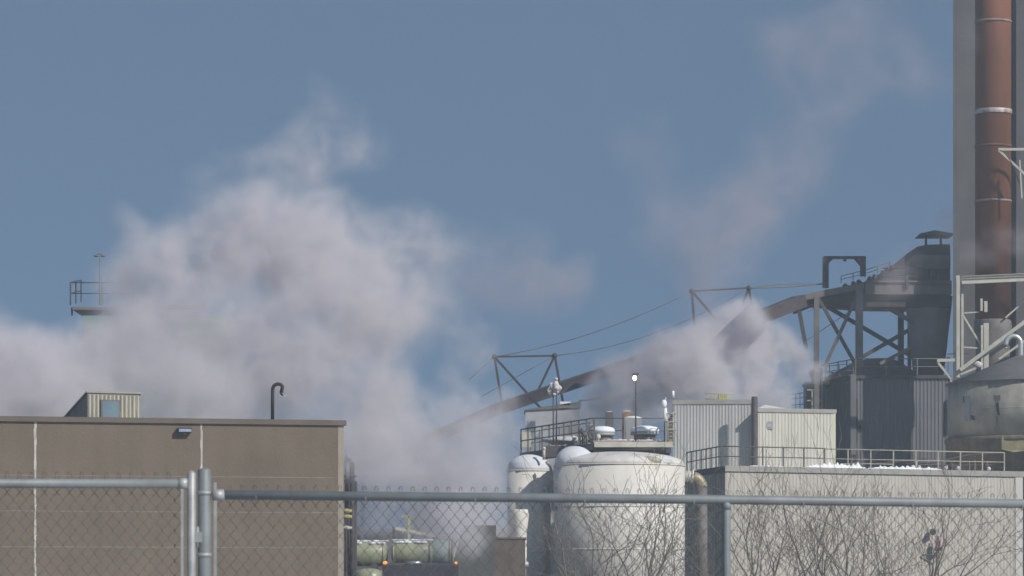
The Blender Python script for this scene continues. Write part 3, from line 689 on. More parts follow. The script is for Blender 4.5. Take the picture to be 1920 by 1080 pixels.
# ------------------------------------------------------------------ dark octagonal silo building
D=196
sb=thing('silo','broad dark grey ribbed silo with faceted walls, low dome roof and handrail','silo',P(1665,1120,200)-Vector((0,0,1.6)))
cs=P(1655,0,203.2)
R_=3.9; oc=[]
pts8=[P(1546,0,201.5),P(1604,0,196),P(1778,0,196),P(1782,0,201.5),P(1782,0,206),P(1740,0,211),P(1600,0,211),P(1546,0,206)]
poly=[(p.x,p.y) for p in pts8]
zt=P(0,712,197).z
MB().prism(offs(poly,-.03),0,zt).build('core_wall','silo',sb)
fr=corr([poly[1],poly[2]],False,.21,.03)
MB().prism(fr+[(poly[2][0],poly[2][1]+.02),(poly[1][0],poly[1][1]+.02)],0,zt-.002).build('ribbed_wall','silo',sb)
fr=corr([poly[0],poly[1]],False,.6,.02)
d_=(Vector(poly[1])-Vector(poly[0])).normalized(); nn=Vector((d_.y,-d_.x))
MB().prism(fr+[tuple(Vector(poly[1])-nn*.02),tuple(Vector(poly[0])-nn*.02)],0,zt-.004).build('flat_wall',mat('smooth_grey_panel',(.125,.13,.15),.6,var=.06,streak=.2),sb)
MB().prism(offs(poly,.14),zt,zt+.2).build('eave','dark',sb)
MB().lathe((cs.x-.2,cs.y,0),[(3.4,zt+.19),(3.0,zt+.55),(1.9,zt+1.0),(1.2,zt+1.5),(.7,zt+1.65),(.02,zt+1.7)],40).build('dome_roof','siloroof',sb)
x_=poly[1][0]; 
MB().box(x_+.02,x_+.12,195.86,195.96,zt-3.6,zt-1.2).build('downpipe','black',sb)
MB().box(x_-.3,x_+.02,195.78,195.97,0,zt+.21).build('pilaster','silo',sb)
x2=poly[2][0]; MB().box(x2-.12,x2+.0,195.8,195.95,zt-3.2,zt-1.2).build('downpipe','black',sb)
MB().box(x_+.16,x_+.3,195.9,195.97,P(0,805,196).z,P(0,797,196).z).build('lock_box','black',sb)
ro=offs(poly,.0)
railing(sb,[Vector((ro[0][0]-.2,ro[0][1],zt+.2)),Vector((ro[1][0],ro[1][1],zt+.2)),Vector((ro[2][0],ro[2][1],zt+.2))],'mid',h=.95,step=1.6,r=.03)
railing(sb,[Vector((ro[7][0]-.2,ro[7][1],zt+.2)),Vector((ro[6][0],ro[6][1],zt+.2)),Vector((ro[5][0],ro[5][1],zt+.2))],'mid',h=.95,step=1.6,r=.03)
# stair stage left of the silo
sg=thing('access_stage','dark boxy landing with cream ladder frame, left of the dark silo','landing',P(1528,1120,199)-Vector((0,0,1.6)))
D=199
MB().box(P(1512,0,D).x,P(1547,0,D).x,D,D+2,0,P(0,722,D).z).build('core','siloroof',sg)
MB().box(P(1510,0,D).x,P(1556,0,D).x,D-.2,D+2.2,P(0,721.5,D).z,P(0,717,D).z).build('landing_deck','dark',sg)
q=MB()
for px in (1523,1541): q.beam(P(px,770,D-.5),P(px,(690 if px==1541 else 731),D-.5),.09)
for py in (731,751): q.beam(P(1513,py,D-.5),P(1541,py,D-.5),.09)
q.build('ladder_frame','yrail',sg)
q=MB()
for py in (736,745,757): q.tube([P(1484,py+3,D+1),P(1512,py,D+1)],.03,5)
for px in (1492,1500): q.tube([P(px,765,D+1),P(px,738,D+1)],.03,5)
q.build('handrail',mat('blue_grey_rail',(.12,.2,.27),.6),sg)
q=MB(); q.tube([P(1532,720,D+.4),P(1530,700,D+.4),P(1536,690,D+.4)],[.3,.42,.25],10); q.build('motor','dark',sg)
railing(sg,[P(1548,714,D+1.2),P(1600,708,D+.5)],'mid',h=.85,step=.9,r=.03)

# ------------------------------------------------------------------ concrete tower and red stack
tw=thing('concrete_tower','towering grey concrete block rising out of frame behind the red stack','tower',P(1900,1120,200)-Vector((0,0,1.6)))
D=196
x0_=P(1787,0,D).x; fx=Vector((22,-3.0)); fx2=Vector((2.18,16))
def tp(a,b):   # a metres along the front, b metres out of the front face
    d_=fx.normalized(); n_=Vector((d_.y,-d_.x)); q_=Vector((x0_,D))+d_*a+n_*b; return (q_.x,q_.y)
MB().prism([tp(0,0),tp(22,0),tp(22,-16),tp(0,-16)],0,52).build('wall','conc',tw)
lj=mat('lift_joint',(.14,.135,.135),.9)
for a_,b_ in ((1.33,1.38),(3.36,3.44)): MB().prism([tp(a_,.03),tp(b_,.03),tp(b_,-.01),tp(a_,-.01)],0,51.8).build('joint','dark',tw)
for z in range(4,52,6): MB().prism([tp(-.01,.006),tp(3.3,.006),tp(3.3,-.01),tp(-.01,-.01)],z,z+.05).build('lift_joint',lj,tw)
MB().prism([tp(3.6,.8),tp(7,.8),tp(7,-.01),tp(3.6,-.01)],0,51.5).build('pilaster','conc',tw)
MB().prism([tp(-.1,.1),tp(22.1,.1),tp(22.1,-16.1),tp(-.1,-16.1)],52,52.5).build('parapet','conc',tw)
D=191
st=thing('smoke_stack','rusty red steel stack with pale bands, in front of the concrete tower','smoke stack',P(1862,1120,D)-Vector((0,0,1.6)))
c=P(1862,0,D); r=33.5*S(D)
MB().lathe((c.x,c.y,0),[(r,P(0,612,D).z),(r,48),(r*.9,48.02)],48).build('shaft','stack',st)
MB().lathe((c.x,c.y,0),[(r*.92,0),(r*.92,P(0,650,D).z),(r*1.05,P(0,622,D).z),(r*1.05,P(0,602,D).z),(r,P(0,600,D).z)],48).build('base','mid',st)
for py in (42,212,275,378,-150,-330): 
    z=P(0,py,D).z
    MB().lathe((c.x,c.y,0),[(r+.002,z-.07),(r+.05,z-.05),(r+.05,z+.05),(r+.002,z+.07)],48).build('band','stackband' if py in(42,378) else 'stack',st)
z=P(0,211,D).z
MB().lathe((c.x,c.y,0),[(r+.052,z-.12),(r+.06,z-.1),(r+.06,z+.12),(r+.052,z+.14)],48).build('repair_wrap',mat('torn_foil_wrap',(.62,.60,.58),.5,.2,col2=(.22,.12,.10),scale=2.2),st)
bk=thing('stack_bracket','grey steel outrigger with cable stays beside the red stack','bracket',P(1900,280,189))
q=MB(); q.beam(P(1872,280,189),P(1990,280,189),.1,.14); q.beam(P(1873,282,189),P(1925,330,189),.12); q.beam(P(1912,300,189),P(1916,372,189),.08); q.build('arm','frame',bk)
q=MB(); q.tube([P(1874,282,188.8)+Vector((t*.16,0,-t*t*.035-.02*t)) for t in range(0,8)],.03,6); q.build('cable','black',bk)
# cream steel frame in front
D=188.6
sf=thing('steel_frame','cream painted steel frame with long diagonal braces above the rusted tank','steel frame',P(1800,1120,D)-Vector((0,0,1.6)))
def cb(name,a_,b_,w,h=None,d=0): return MB().beam(P(a_[0],a_[1],D+d),P(b_[0],b_[1],D+d),w,h).build(name,'frame',sf)
def chan(px,y0,y1,wpx,d=0):
    q=MB(); w=wpx*S(D); a_=P(px,y0,D+d); b_=P(px,y1,D+d)
    q.box(a_.x-w/2,a_.x+w/2,D+d-.13,D+d-.10,b_.z,a_.z); q.box(a_.x-w/2,a_.x+w/2,D+d+.1,D+d+.13,b_.z,a_.z); q.box(a_.x-.012,a_.x+.012,D+d-.098,D+d+.098,b_.z,a_.z); return q.build('column','frame',sf)
chan(1796,517,708,6.5); chan(1804,520,700,4.5,.5); chan(1841,610,700,4,.3); chan(1849,606,700,9,.5)
chan(1840,560,583,4,.3); chan(1848,565,585,6,.5)
q=MB(); za,zb_=P(0,524,D).z,P(0,518,D).z
a_=P(1803,517,D); b_=P(2010,508,D)
q.beam(P(1803,523,D),P(2010,514,D),.2,.03); q.beam(P(1803,532.5,D),P(2010,523,D),.26,.03); q.beam(P(1803,518.5,D),P(2010,509.5,D),.26,.03); q.beam(P(1803,525.5,D),P(2010,516.5,D),.02,.36); q.build('top_beam','frame',sf)
cb('brace',(1806,587),(1836,585),.07,.07,.4); cb('brace',(1806,592),(1840,648),.1,.1,.4); cb('brace',(1806,651),(1838,653),.08,.08,.4)
cb('brace',(1800,694),(2010,537),.17,.2,-.3); cb('brace',(1873,673),(1960,612),.11,.12,.8); cb('brace',(1885,596),(1960,530),.09,.09,1.2)
cb('foot_beam',(1757,676),(1795,675),.14,.16,0); cb('foot_strut',(1759,680),(1783,711),.11,.12,0)
cb('foot_strut',(1801,702),(1830,690),.1,.12,-.1)
MB().ball(P(1834,684,D),.2,8,sx=1.4,jit=.5).build('base_snow','dsnow',sf)
q=MB()
for px in (1780,1786,1811): q.box(P(px,0,D).x,P(px,0,D).x+.1,D+2,D+2.2,P(0,672,D).z,P(0,664,D).z)
q.beam(P(1776,664,D+2),P(1816,663,D+2),.06); q.build('clamp','dark',sf)
# silver gooseneck
gn=thing('silver_gooseneck','shiny silver U-bend vent pipe above the rusted tank roof','vent pipe',P(1900,662,D-2))
D2=184
pts=[P(1886,648,D2)]+[P(1900-14*math.cos(t),644-14*math.sin(t),D2) for t in [i*PI/10 for i in range(0,11)]]+[P(1914,664,D2),P(1914,690,D2)]
MB().tube(pts,.14,14).build('pipe','silver',gn); MB().tube([P(1912,646,D2),P(1916,646,D2)],.05,6).build('collar','silver',gn)
MB().tube([P(1884,652,D2),P(1888,652,D2)],.05,6).build('clip','silver',gn)
# rusted galvanised tank lower right
D=179
tk=thing('rusted_tank','dull galvanised round tank with torn patches and cone roof, under the cream frame','tank',P(1935,1120,D)-Vector((0,0,1.6)))
c=P(1938,0,D+4.4); r=4.62; zt=P(0,712,D).z; zb_=P(0,815,D).z
MB().lathe((c.x,c.y,0),[(r,zb_),(r,zt)],72).build('shell','drum',tk)
MB().lathe((c.x,c.y,0),[(r+.001,zb_+(zt-zb_)*.49),(r+.02,zb_+(zt-zb_)*.5),(r+.001,zb_+(zt-zb_)*.51)],72).build('seam','drum',tk)
MB().lathe((c.x,c.y,0),[(r+.12,zt),(r+.14,zt+.05),(1.0,zt+1.55),(.02,zt+1.6)],72).build('roof','drumroof',tk)
MB().lathe((c.x,c.y,0),[(r+.1,0),(r+.1,zb_-.3),(r+.16,zb_-.28),(r+.16,zb_-.02),(r-.05,zb_)],72).build('footing','footing',tk)
def onshell(px,py,o=.03):
    k=(px-CX)/F; A_=1+k*k; B_=-2*(k*c.x+c.y); C_=c.x**2+c.y**2-(r+o)**2; y=(-B_-math.sqrt(B_*B_-4*A_*C_))/(2*A_); return Vector((k*y,y,P(0,py,y).z))
def patch(name,ptsxy,mt,o=.03):
    fr=[onshell(x,y,o) for x,y in ptsxy]; bk_=[onshell(x,y,-.02) for x,y in ptsxy]; n=len(fr)
    MB().add(fr+bk_,[tuple(range(n)),tuple(range(n,2*n))[::-1]]+[(i,n+i,n+(i+1)%n,(i+1)%n) for i in range(n)]).build(name,mt,tk,fix=True)
patch('torn_sheet',[(1809,742),(1818,742),(1819,790),(1808,790)],'box')
patch('hole',[(1819,778),(1826,780),(1828,787),(1822,788)],'black',.04); patch('torn_sheet',[(1862,741),(1876,741),(1876,750),(1863,750)],'mid')
patch('hole',[(1867,756),(1872,754),(1875,778),(1871,779),(1868,768)],'black',.04); patch('torn_sheet',[(1866,780),(1870,780),(1874,812),(1872,812)],'mid')
patch('hole',[(1806,743),(1808,743),(1808,755),(1806,755)],'black',.035)
patch('repair_patch',[(1878,816),(1925,816),(1925,845),(1900,848),(1878,842)],mat('ochre_patch',(.34,.30,.17),.9,var=.3,scale=2),.17)
dp=MB(); dp.tube([P(1783,712,183),P(1781,760,183),P(1780,790,183),P(1782,835,183)],.07,8); dp.build('downpipe','box',tk)

# ------------------------------------------------------------------ far left platform and light (170 m)
D=172
fp_=thing('lookout_platform','high railed steel landing on a pale teal tower, mostly lost in steam','platform',P(300,1120,176)-Vector((0,0,1.6)))
zf=P(0,577,D).z
MB().box(P(150,0,D).x,P(420,0,D).x,D+1.2,D+9,0,zf-.3).build('tower_body','teal',fp_)
MB().hexa([(P(131,0,D).x,D+1,zf-.02),(P(250,0,D).x,D+1,zf-.02),(P(250,0,D).x,D+8,zf-.02),(P(131,0,D).x,D+8,zf-.02),(P(131,0,D).x,D+1,zf+.12),(P(250,0,D).x,D+1,zf+.12),(P(250,0,D).x,D+8,zf+.12),(P(131,0,D).x,D+8,zf+.12)]).build('deck','mid',fp_)
a_=P(132,575,D); 
railing(fp_,[P(132,572,D+1),P(152,566,D+8)],'dark',h=1.15,step=3.5,r=.035)
railing(fp_,[P(132,572,D+1)+Vector((.0,.06,0)),P(250,572,D+1)],'dark',h=1.15,step=1.6,r=.03)
MB().beam(P(135,576,D+1.2),P(135,592,D+1.2),.1).build('bracket','dark',fp_)
MB().beam(P(300,577,D+1),P(385,575,D+1),.3,.2).build('edge_beam','mid',fp_)
tl=thing('twin_lamp_post','thin post with small curved twin lamp arms above the railed landing','lamp post',P(187,572,D+2))
MB().tube([P(187,572,D+2),P(187,483,D+2)],.035,6).build('post','mid',tl)
MB().tube([P(180,481,D+2),P(183,477,D+2),P(187,475.5,D+2),P(191,477,D+2),P(194,481,D+2)],.035,6).build('arm','mid',tl)
for px in (181,193): MB().ball(P(px,480,D+2),.12,8,sz=.45,sx=1.3).build('lamp_head','mid',tl)

# ------------------------------------------------------------------ lower middle: green vessels, truck, pipe rack, walkway
D=132
def vessel(label,px0,px1,py0,py1,D):
    a_=P(px0,(py0+py1)/2,D); b_=P(px1,(py0+py1)/2,D); r=(py1-py0)/2*S(D)
    t=thing('pressure_vessel',label,'vessel',Vector(((a_.x+b_.x)/2,D,0)),'pale green horizontal vessels')
    L_=b_.x-a_.x; pts=[(a_.x,r*.45),(a_.x+.08,r*.8),(a_.x+.22,r),(b_.x-.22,r),(b_.x-.08,r*.8),(b_.x,r*.45)]
    MB().tube([(x,D,a_.z) for x,_ in pts],[q_ for _,q_ in pts],28).build('shell','green',t)
    for f in (.06,.94):
        x=a_.x+L_*f; MB().tube([(x-.03,D,a_.z),(x+.03,D,a_.z)],r+.012,28).build('strap','green',t)
    for f in (.2,.8):
        x=a_.x+L_*f; MB().box(x-.12,x+.12,D-.35,D+.35,0,a_.z-r*.8).build('saddle','dark',t)
    q=MB()
    for i in range(10):
        f=random.random(); q.ball(Vector((a_.x+.15+(L_-.3)*f,D-r*.55-random.random()*.1,a_.z+r*.80)),random.uniform(.05,.11),8,jit=.5,sz=.6,sx=1.6)
    for i in range(14): q.ball(Vector((a_.x+.1+(L_-.2)*i/13,D-r*.1,a_.z+r*.97)),.05+.07*random.random(),8,jit=.7,sz=.35,sx=1.6)
    q.build('snow_crust','snow',t)
vessel('pale green horizontal vessel touching the tan building edge',600,727,1014,1062,D)
vessel('pale green horizontal vessel with sloping rail above it',734,812,1012,1062,D)
bt=thing('blue_tank','small faded blue-green tank end with two rusty bands beside the vessels','tank',Vector((P(832,0,D).x,D,0)))
a_=P(808,1030,D); MB().tube([(P(806,0,D).x,D+.3,a_.z-.1),(P(850,0,D).x,D+.3,a_.z-.1)],.48,24).build('shell',mat('faded_blue_green',(.32,.38,.36),.6,var=.15),bt)
for px in (842,847): MB().tube([(P(px,0,D).x,D+.3,a_.z-.1),(P(px,0,D).x+.04,D+.3,a_.z-.1)],.50,24).build('band','orange',bt)
MB().box(P(815,0,D).x,P(825,0,D).x,D,D+.6,0,a_.z-.5).build('saddle','dark',bt)
sr=thing('sloping_conveyor_rail','weathered sloping steel rail on short posts above the right green vessel','rail',P(737,1012,D+1.5))
MB().beam(P(739,990,D+1.5),P(815,1005,D+1.5),.12,.12).build('rail','frame',sr)
MB().beam(P(738,1014,D+1.5),P(738,988,D+1.5),.1).build('post','purple',sr); MB().beam(P(812,1040,D+1.5),P(812,1004,D+1.5),.1).build('post','mid',sr)
ys=thing('yellow_stand','faded yellow steel stand rising from steam behind the vessels','stand',P(765,1010,D+3))
q=MB(); q.beam(P(767,1100,D+3),P(767,968,D+3),.1); q.beam(P(754,969,D+3),P(768,968,D+3),.1); q.beam(P(755,1000,D+3),P(768,980,D+3),.06); q.build('frame','yellow',ys)
# chute leaning up to the right
cf=thing('feed_chute','grey inclined feed chute flaring up out of the steam beside the blue tank','chute',P(870,1120,136)-Vector((0,0,1.6)))
q=MB(); D3=136
q.xzprism([(P(a_,b_,D3).x,P(a_,b_,D3).z) for a_,b_ in [(846,1050),(868,990),(872,985),(930,985),(925,1120),(846,1120)]],D3,D3+2); q.build('body',mat('grey_chute_steel',(.10,.105,.10),.7,var=.2),cf,fix=True)
MB().beam(P(849,1050,D3-.1),P(866,990,D3-.1),.1,.06).build('edge','frame',cf)
bw=thing('brown_bin','brown rusty bin standing in steam left of the narrow tank','bin',P(935,1120,140)-Vector((0,0,1.6)))
MB().prism([(P(905,0,140).x,140),(P(985,0,140).x,140.4),(P(985,0,140).x,144),(P(905,0,140).x,144)],0,P(0,1010,140).z).build('body',mat('rusty_brown_bin',(.12,.095,.08),.8,var=.3,streak=.3),bw)
MB().prism(offs([(P(905,0,140).x,140),(P(985,0,140).x,140.4),(P(985,0,140).x,144),(P(905,0,140).x,144)],.05),P(0,1010,140).z,P(0,1007,140).z).build('rim','mid',bw)
ps=thing('process_shed','low dull brown shed lost in steam behind the green vessels','shed',P(800,1120,170)-Vector((0,0,1.6)))
D=170
MB().box(P(560,0,D).x,P(948,0,D).x,D,D+8,0,P(0,1003,D).z).build('wall',mat('dull_shed_sheet',(.17,.15,.13),.8,var=.2,streak=.4),ps)
MB().hexa([(P(558,0,D).x,D-.2,P(0,1003,D).z),(P(950,0,D).x,D-.2,P(0,1003,D).z),(P(950,0,D).x,D+8.2,P(0,1003,D).z),(P(558,0,D).x,D+8.2,P(0,1003,D).z),(P(558,0,D).x,D-.2,P(0,998,D).z),(P(950,0,D).x,D-.2,P(0,998,D).z),(P(950,0,D).x,D+8.2,P(0,985,D).z),(P(558,0,D).x,D+8.2,P(0,985,D).z)]).build('roof','mid',ps)
for px in (700,790,880): MB().box(P(px,0,D).x-.6,P(px,0,D).x+.6,D-.05,D-.002,0,2.6).build('door','dark',ps)
# pipe rack by the tan corner
pr=thing('pipe_rack','dense dark upright pipes with yellow valves beside the tan building corner','pipework',P(656,1120,128)-Vector((0,0,1.6)))
D=128
for (px,py,r) in ((641,862,.09),(648,852,.05),(653,858,.10),(660,866,.09),(665,903,.06)):
    MB().tube([(P(px,0,D).x,D+random.random(),0),(P(px,0,D).x,D+random.random(),P(0,py,D).z)],r,10).build('pipe','dark',pr)
for py in (903,893,925): MB().beam(P(638,py,D-.2),P(668,py,D-.2),.1,.07).build('cross_bar','dark',pr)
MB().tube([P(651,898,D-.3),P(651,868,D-.3)],.09,8).build('gauge_tube','box',pr)
for py,mt_ in ((958,'yellow'),(969,'yellow'),(990,'frame')): 
    q=MB(); q.ball(P(649,py,D-.3),.16,10,sx=1.2,sz=.6); q.tube([P(641,py,D-.3),P(660,py,D-.3)],.06,8); q.build('valve',mt_,pr)
# mid walkway in steam
D=158
mw=thing('steam_walkway','pale pipe gallery with snow on top, crossing the steam beside the tan building','pipe gallery',P(735,1120,D)-Vector((0,0,1.6)))
MB().beam(P(640,886,D),P(812,889,D),1.0,.14).build('deck','dsnow',mw)
MB().beam(P(640,893,D),P(700,893,D),.6,.22).build('duct','white',mw)
for px in (668,778,806): MB().beam(P(px,893 if px<700 else 905,D-.4),P(px,878,D-.4),.07).build('post','purple',mw)
for px in (680,806): MB().beam(P(px,893,D+.2),P(px,1160,D+.2),.16).build('leg','mid',mw)
MB().beam(P(672,896,D-.3),P(690,899,D-.3),.3,.14).build('lamp_bar','black',mw)
MB().tube([P(676,879,D),P(690,888,D),P(730,884,D),P(812,885,D)],.03,6).build('handrail','mid',mw)
# truck
D=112
tk2=thing('parked_truck','dark truck cab with lit amber marker lamps, parked below the green vessels','truck',P(788,1120,D)-Vector((0,0,1.6)))
cx0=P(716,0,D).x; cx1=P(859,0,D).x; zr=P(0,1055,D).z; Y=D
body=MB(); prof=[(Y,.55),(Y,1.35),(Y+.12,1.45),(Y+.45,zr-.08),(Y+.7,zr),(Y+2.3,zr),(Y+2.35,.55)]
n=len(prof); body.add([(cx0,y,z) for y,z in prof]+[(cx1,y,z) for y,z in prof],[tuple(range(n)),tuple(range(n,2*n))[::-1]]+[(i,n+i,n+(i+1)%n,(i+1)%n) for i in range(n)]); body.build('cab','truck',tk2,fix=True)
MB().hexa([(cx0+.12,Y+.11,1.5),(cx1-.12,Y+.11,1.5),(cx1-.12,Y+.2,1.5),(cx0+.12,Y+.2,1.5),(cx0+.2,Y+.41,zr-.45),(cx1-.2,Y+.37,zr-.45),(cx1-.2,Y+.46,zr-.45),(cx0+.2,Y+.46,zr-.45)]).build('windshield','glass',tk2)
g_=MB(); 
for i in range(6): g_.box(cx0+.6,cx1-.6,Y-.03,Y+.0,.75+i*.09,.80+i*.09)
g_.build('grille','chrome',tk2)
MB().box(cx0-.05,cx1+.05,Y-.15,Y-.04,.4,.65).build('bumper','chrome',tk2)
for x in (cx0+.3,cx1-.3):
    MB().tube([(x,Y-.05,.95),(x,Y+.01,.95)],.12,14).build('headlight','chrome',tk2)
for x in (cx0+.08,cx1-.08):
    MB().ball((x,Y+.62,P(0,1056,D).z+.02),.075 if x<(cx0+cx1)/2 else .05,10,sz=.8).build('marker_lamp','amber',tk2)
for x in (cx0+.18,cx1-.18):
    for y in (Y+.9,Y+4.8):
        w_=MB().tube([(x-.14,y,.5),(x+.14,y,.5)],.5,24).build('wheel','rubber',tk2); MB().tube([(x-.15,y,.5),(x+.15,y,.5)],.27,16).build('rim','chrome',w_)
for x,s_ in ((cx0-.17,-1),(cx1+.17,1)):
    q=MB(); q.box(x-.08,x+.08,Y+.45,Y+.5,1.7,2.15); q.tube([(x,Y+.5,1.9),(x-s_*.2,Y+.7,1.9)],.02,6); q.build('mirror','black',tk2)
MB().box(cx0+.1,cx1-.1,Y+2.5,Y+6.2,.75,2.5).build('cargo_box','truck',tk2)
MB().tube([P(762,1057,D+.5),P(790,1055,D+.5)],.07,8).build('roof_light_bar','chrome',tk2)
# green bin left of the truck
gb=thing('green_drum','rounded green drum just showing left of the truck','drum',P(692,1120,118)-Vector((0,0,1.6)))
c=P(692,0,118); MB().lathe((c.x,c.y,0),[(.5,0),(.55,.05),(.55,P(0,1078,118).z),(.45,P(0,1070,118).z),(.2,P(0,1066,118).z)],28).build('drum_shell','green',gb)
MB().lathe((c.x,c.y,1.2),[(.56,0),(.57,.03),(.56,.06)],28).build('hoop','green',gb)
# lattice mast in steam near tank
for (px,D,y0,lab) in ((893,170,905,'slim dark mast tip rising just over the fence rail in the steam'),):
    t=thing('mast',lab,'mast',P(px,1120,D)-Vector((0,0,1.6))); MB().lathe((P(px,0,D).x,D,0),[(.3,0),(.16,P(0,925,D).z),(.03,P(0,902,D).z)],6).build('shaft','dark',t)

# ------------------------------------------------------------------ bare trees behind the fence (58 m)
def bare_tree(seed,h,spread,nl=6):
    rnd=random.Random(seed); trunk=MB(); crown=MB()
    def wander(p,d,L,r0,r1,n,curl,upb):
        pts=[p.copy()]; rs=[r0]
        for i in range(n):
            d=(d+Vector((rnd.gauss(0,curl),rnd.gauss(0,curl),rnd.gauss(0,curl)+upb))).normalized()
            p=p+d*L/n; pts.append(p.copy()); rs.append(r0+(r1-r0)*(i+1)/n)
        return pts,rs,d
    def grow(mb,p,d,L,r,dep):
        n=(5,4,3,3,3,2,2,2)[dep]
        pts,rs,de=wander(p,d,L,r,max(r*.72,.0038),n,.09+.015*dep,.035)
        mb.tube(pts,rs,(8,6,5,4,3,3,3,3)[dep],cap=False)
        if dep>=6 or L<.09: return
        k=(2,2,2,2,2,1)[dep] if rnd.random()<.75 else (3,3,3,2,2,2)[dep]
        a0=rnd.random()*2*PI
        for i in range(k):
            ax=de.orthogonal().normalized(); ax.rotate(Matrix.Rotation(a0+2*PI*i/k+rnd.uniform(-.5,.5),3,de))
            ang=rnd.uniform(.18,.34) if i==0 else rnd.uniform(.42,.78)
            nd=de*math.cos(ang)+ax*math.sin(ang); nd.z+=.10; nd.normalize()
            grow(crown,pts[-1],nd,L*(rnd.uniform(.78,.95) if i==0 else rnd.uniform(.55,.85)),max(.0038,rs[-1]*(rnd.uniform(.82,.95) if i==0 else rnd.uniform(.55,.75))),dep+1)
        if dep in (0,1,2,3) and rnd.random()<.7:   # small side shoots along the limb
            for _ in range(1):
                t=rnd.uniform(.25,.8); idx=int(t*n); a=pts[idx].lerp(pts[idx+1],t*n-idx); dd=(pts[idx+1]-pts[idx]).normalized()
                ax=dd.orthogonal().normalized(); ax.rotate(Matrix.Rotation(rnd.random()*2*PI,3,dd)); nd=(dd*.7+ax*.7+Vector((0,0,.15))).normalized()
                grow(crown,a,nd,L*rnd.uniform(.4,.6),max(.0038,rs[idx]*.4),min(7,dep+3))
    th=h*.15
    pts,rs,d=wander(Vector((0,0,-.02)),Vector((0,0,1)),th,.085,.07,4,.05,.2); trunk.tube(pts,rs,10,cap=False)
    for i in range(nl):
        a=2*PI*i/nl+rnd.uniform(-.5,.5); tilt=rnd.uniform(.12,spread)
        nd=Vector((math.cos(a)*math.sin(tilt),math.sin(a)*math.sin(tilt),math.cos(tilt)))
        grow(trunk,pts[-1]-Vector((0,0,rnd.random()*.2)),nd,h*rnd.uniform(.22,.29),rnd.uniform(.034,.048),0)
    return trunk,crown
def tree(label,px,D,topy,seed,spread=.7,nl=6,rot=0):
    base=P(px,0,D); base.z=0; h=P(0,topy,D).z
    trunk,crown=bare_tree(seed,1.0*h,spread,nl)
    zs_=sorted(v.z for v in crown.v); k=h/zs_[int(len(zs_)*.975)]
    t=thing('bare_tree',label,'tree',base,'bare trees behind the fence')
    for mb,nm,mt_ in ((trunk,'trunk','bark'),(crown,'crown','twig')):
        mb.v=[v*k+base for v in mb.v]; mb.build(nm,mt_,t)
    return t
tree('bare bushy tree in front of the widest tank, its left half',1118,58,905,11,.4,4)
tree('tallest bare tree in front of the widest tank, right of its middle',1205,60,868,12,.42,4)
tree('low thin bare tree between the widest tank and the cream building',1290,62,985,21,.42,3)
tree('bare tree just right of the middle fence post',1430,58,898,14,.42,4)
tree('tall bare tree with fine twigs reaching above the fence rail at the snow bank',1545,60,890,15,.40,4)
tree('tall bare tree left of the siren, dark limbs',1630,59,884,16,.36,3)
tree('dark bare tree whose limbs cross in front of the siren',1725,59,888,27,.36,3)

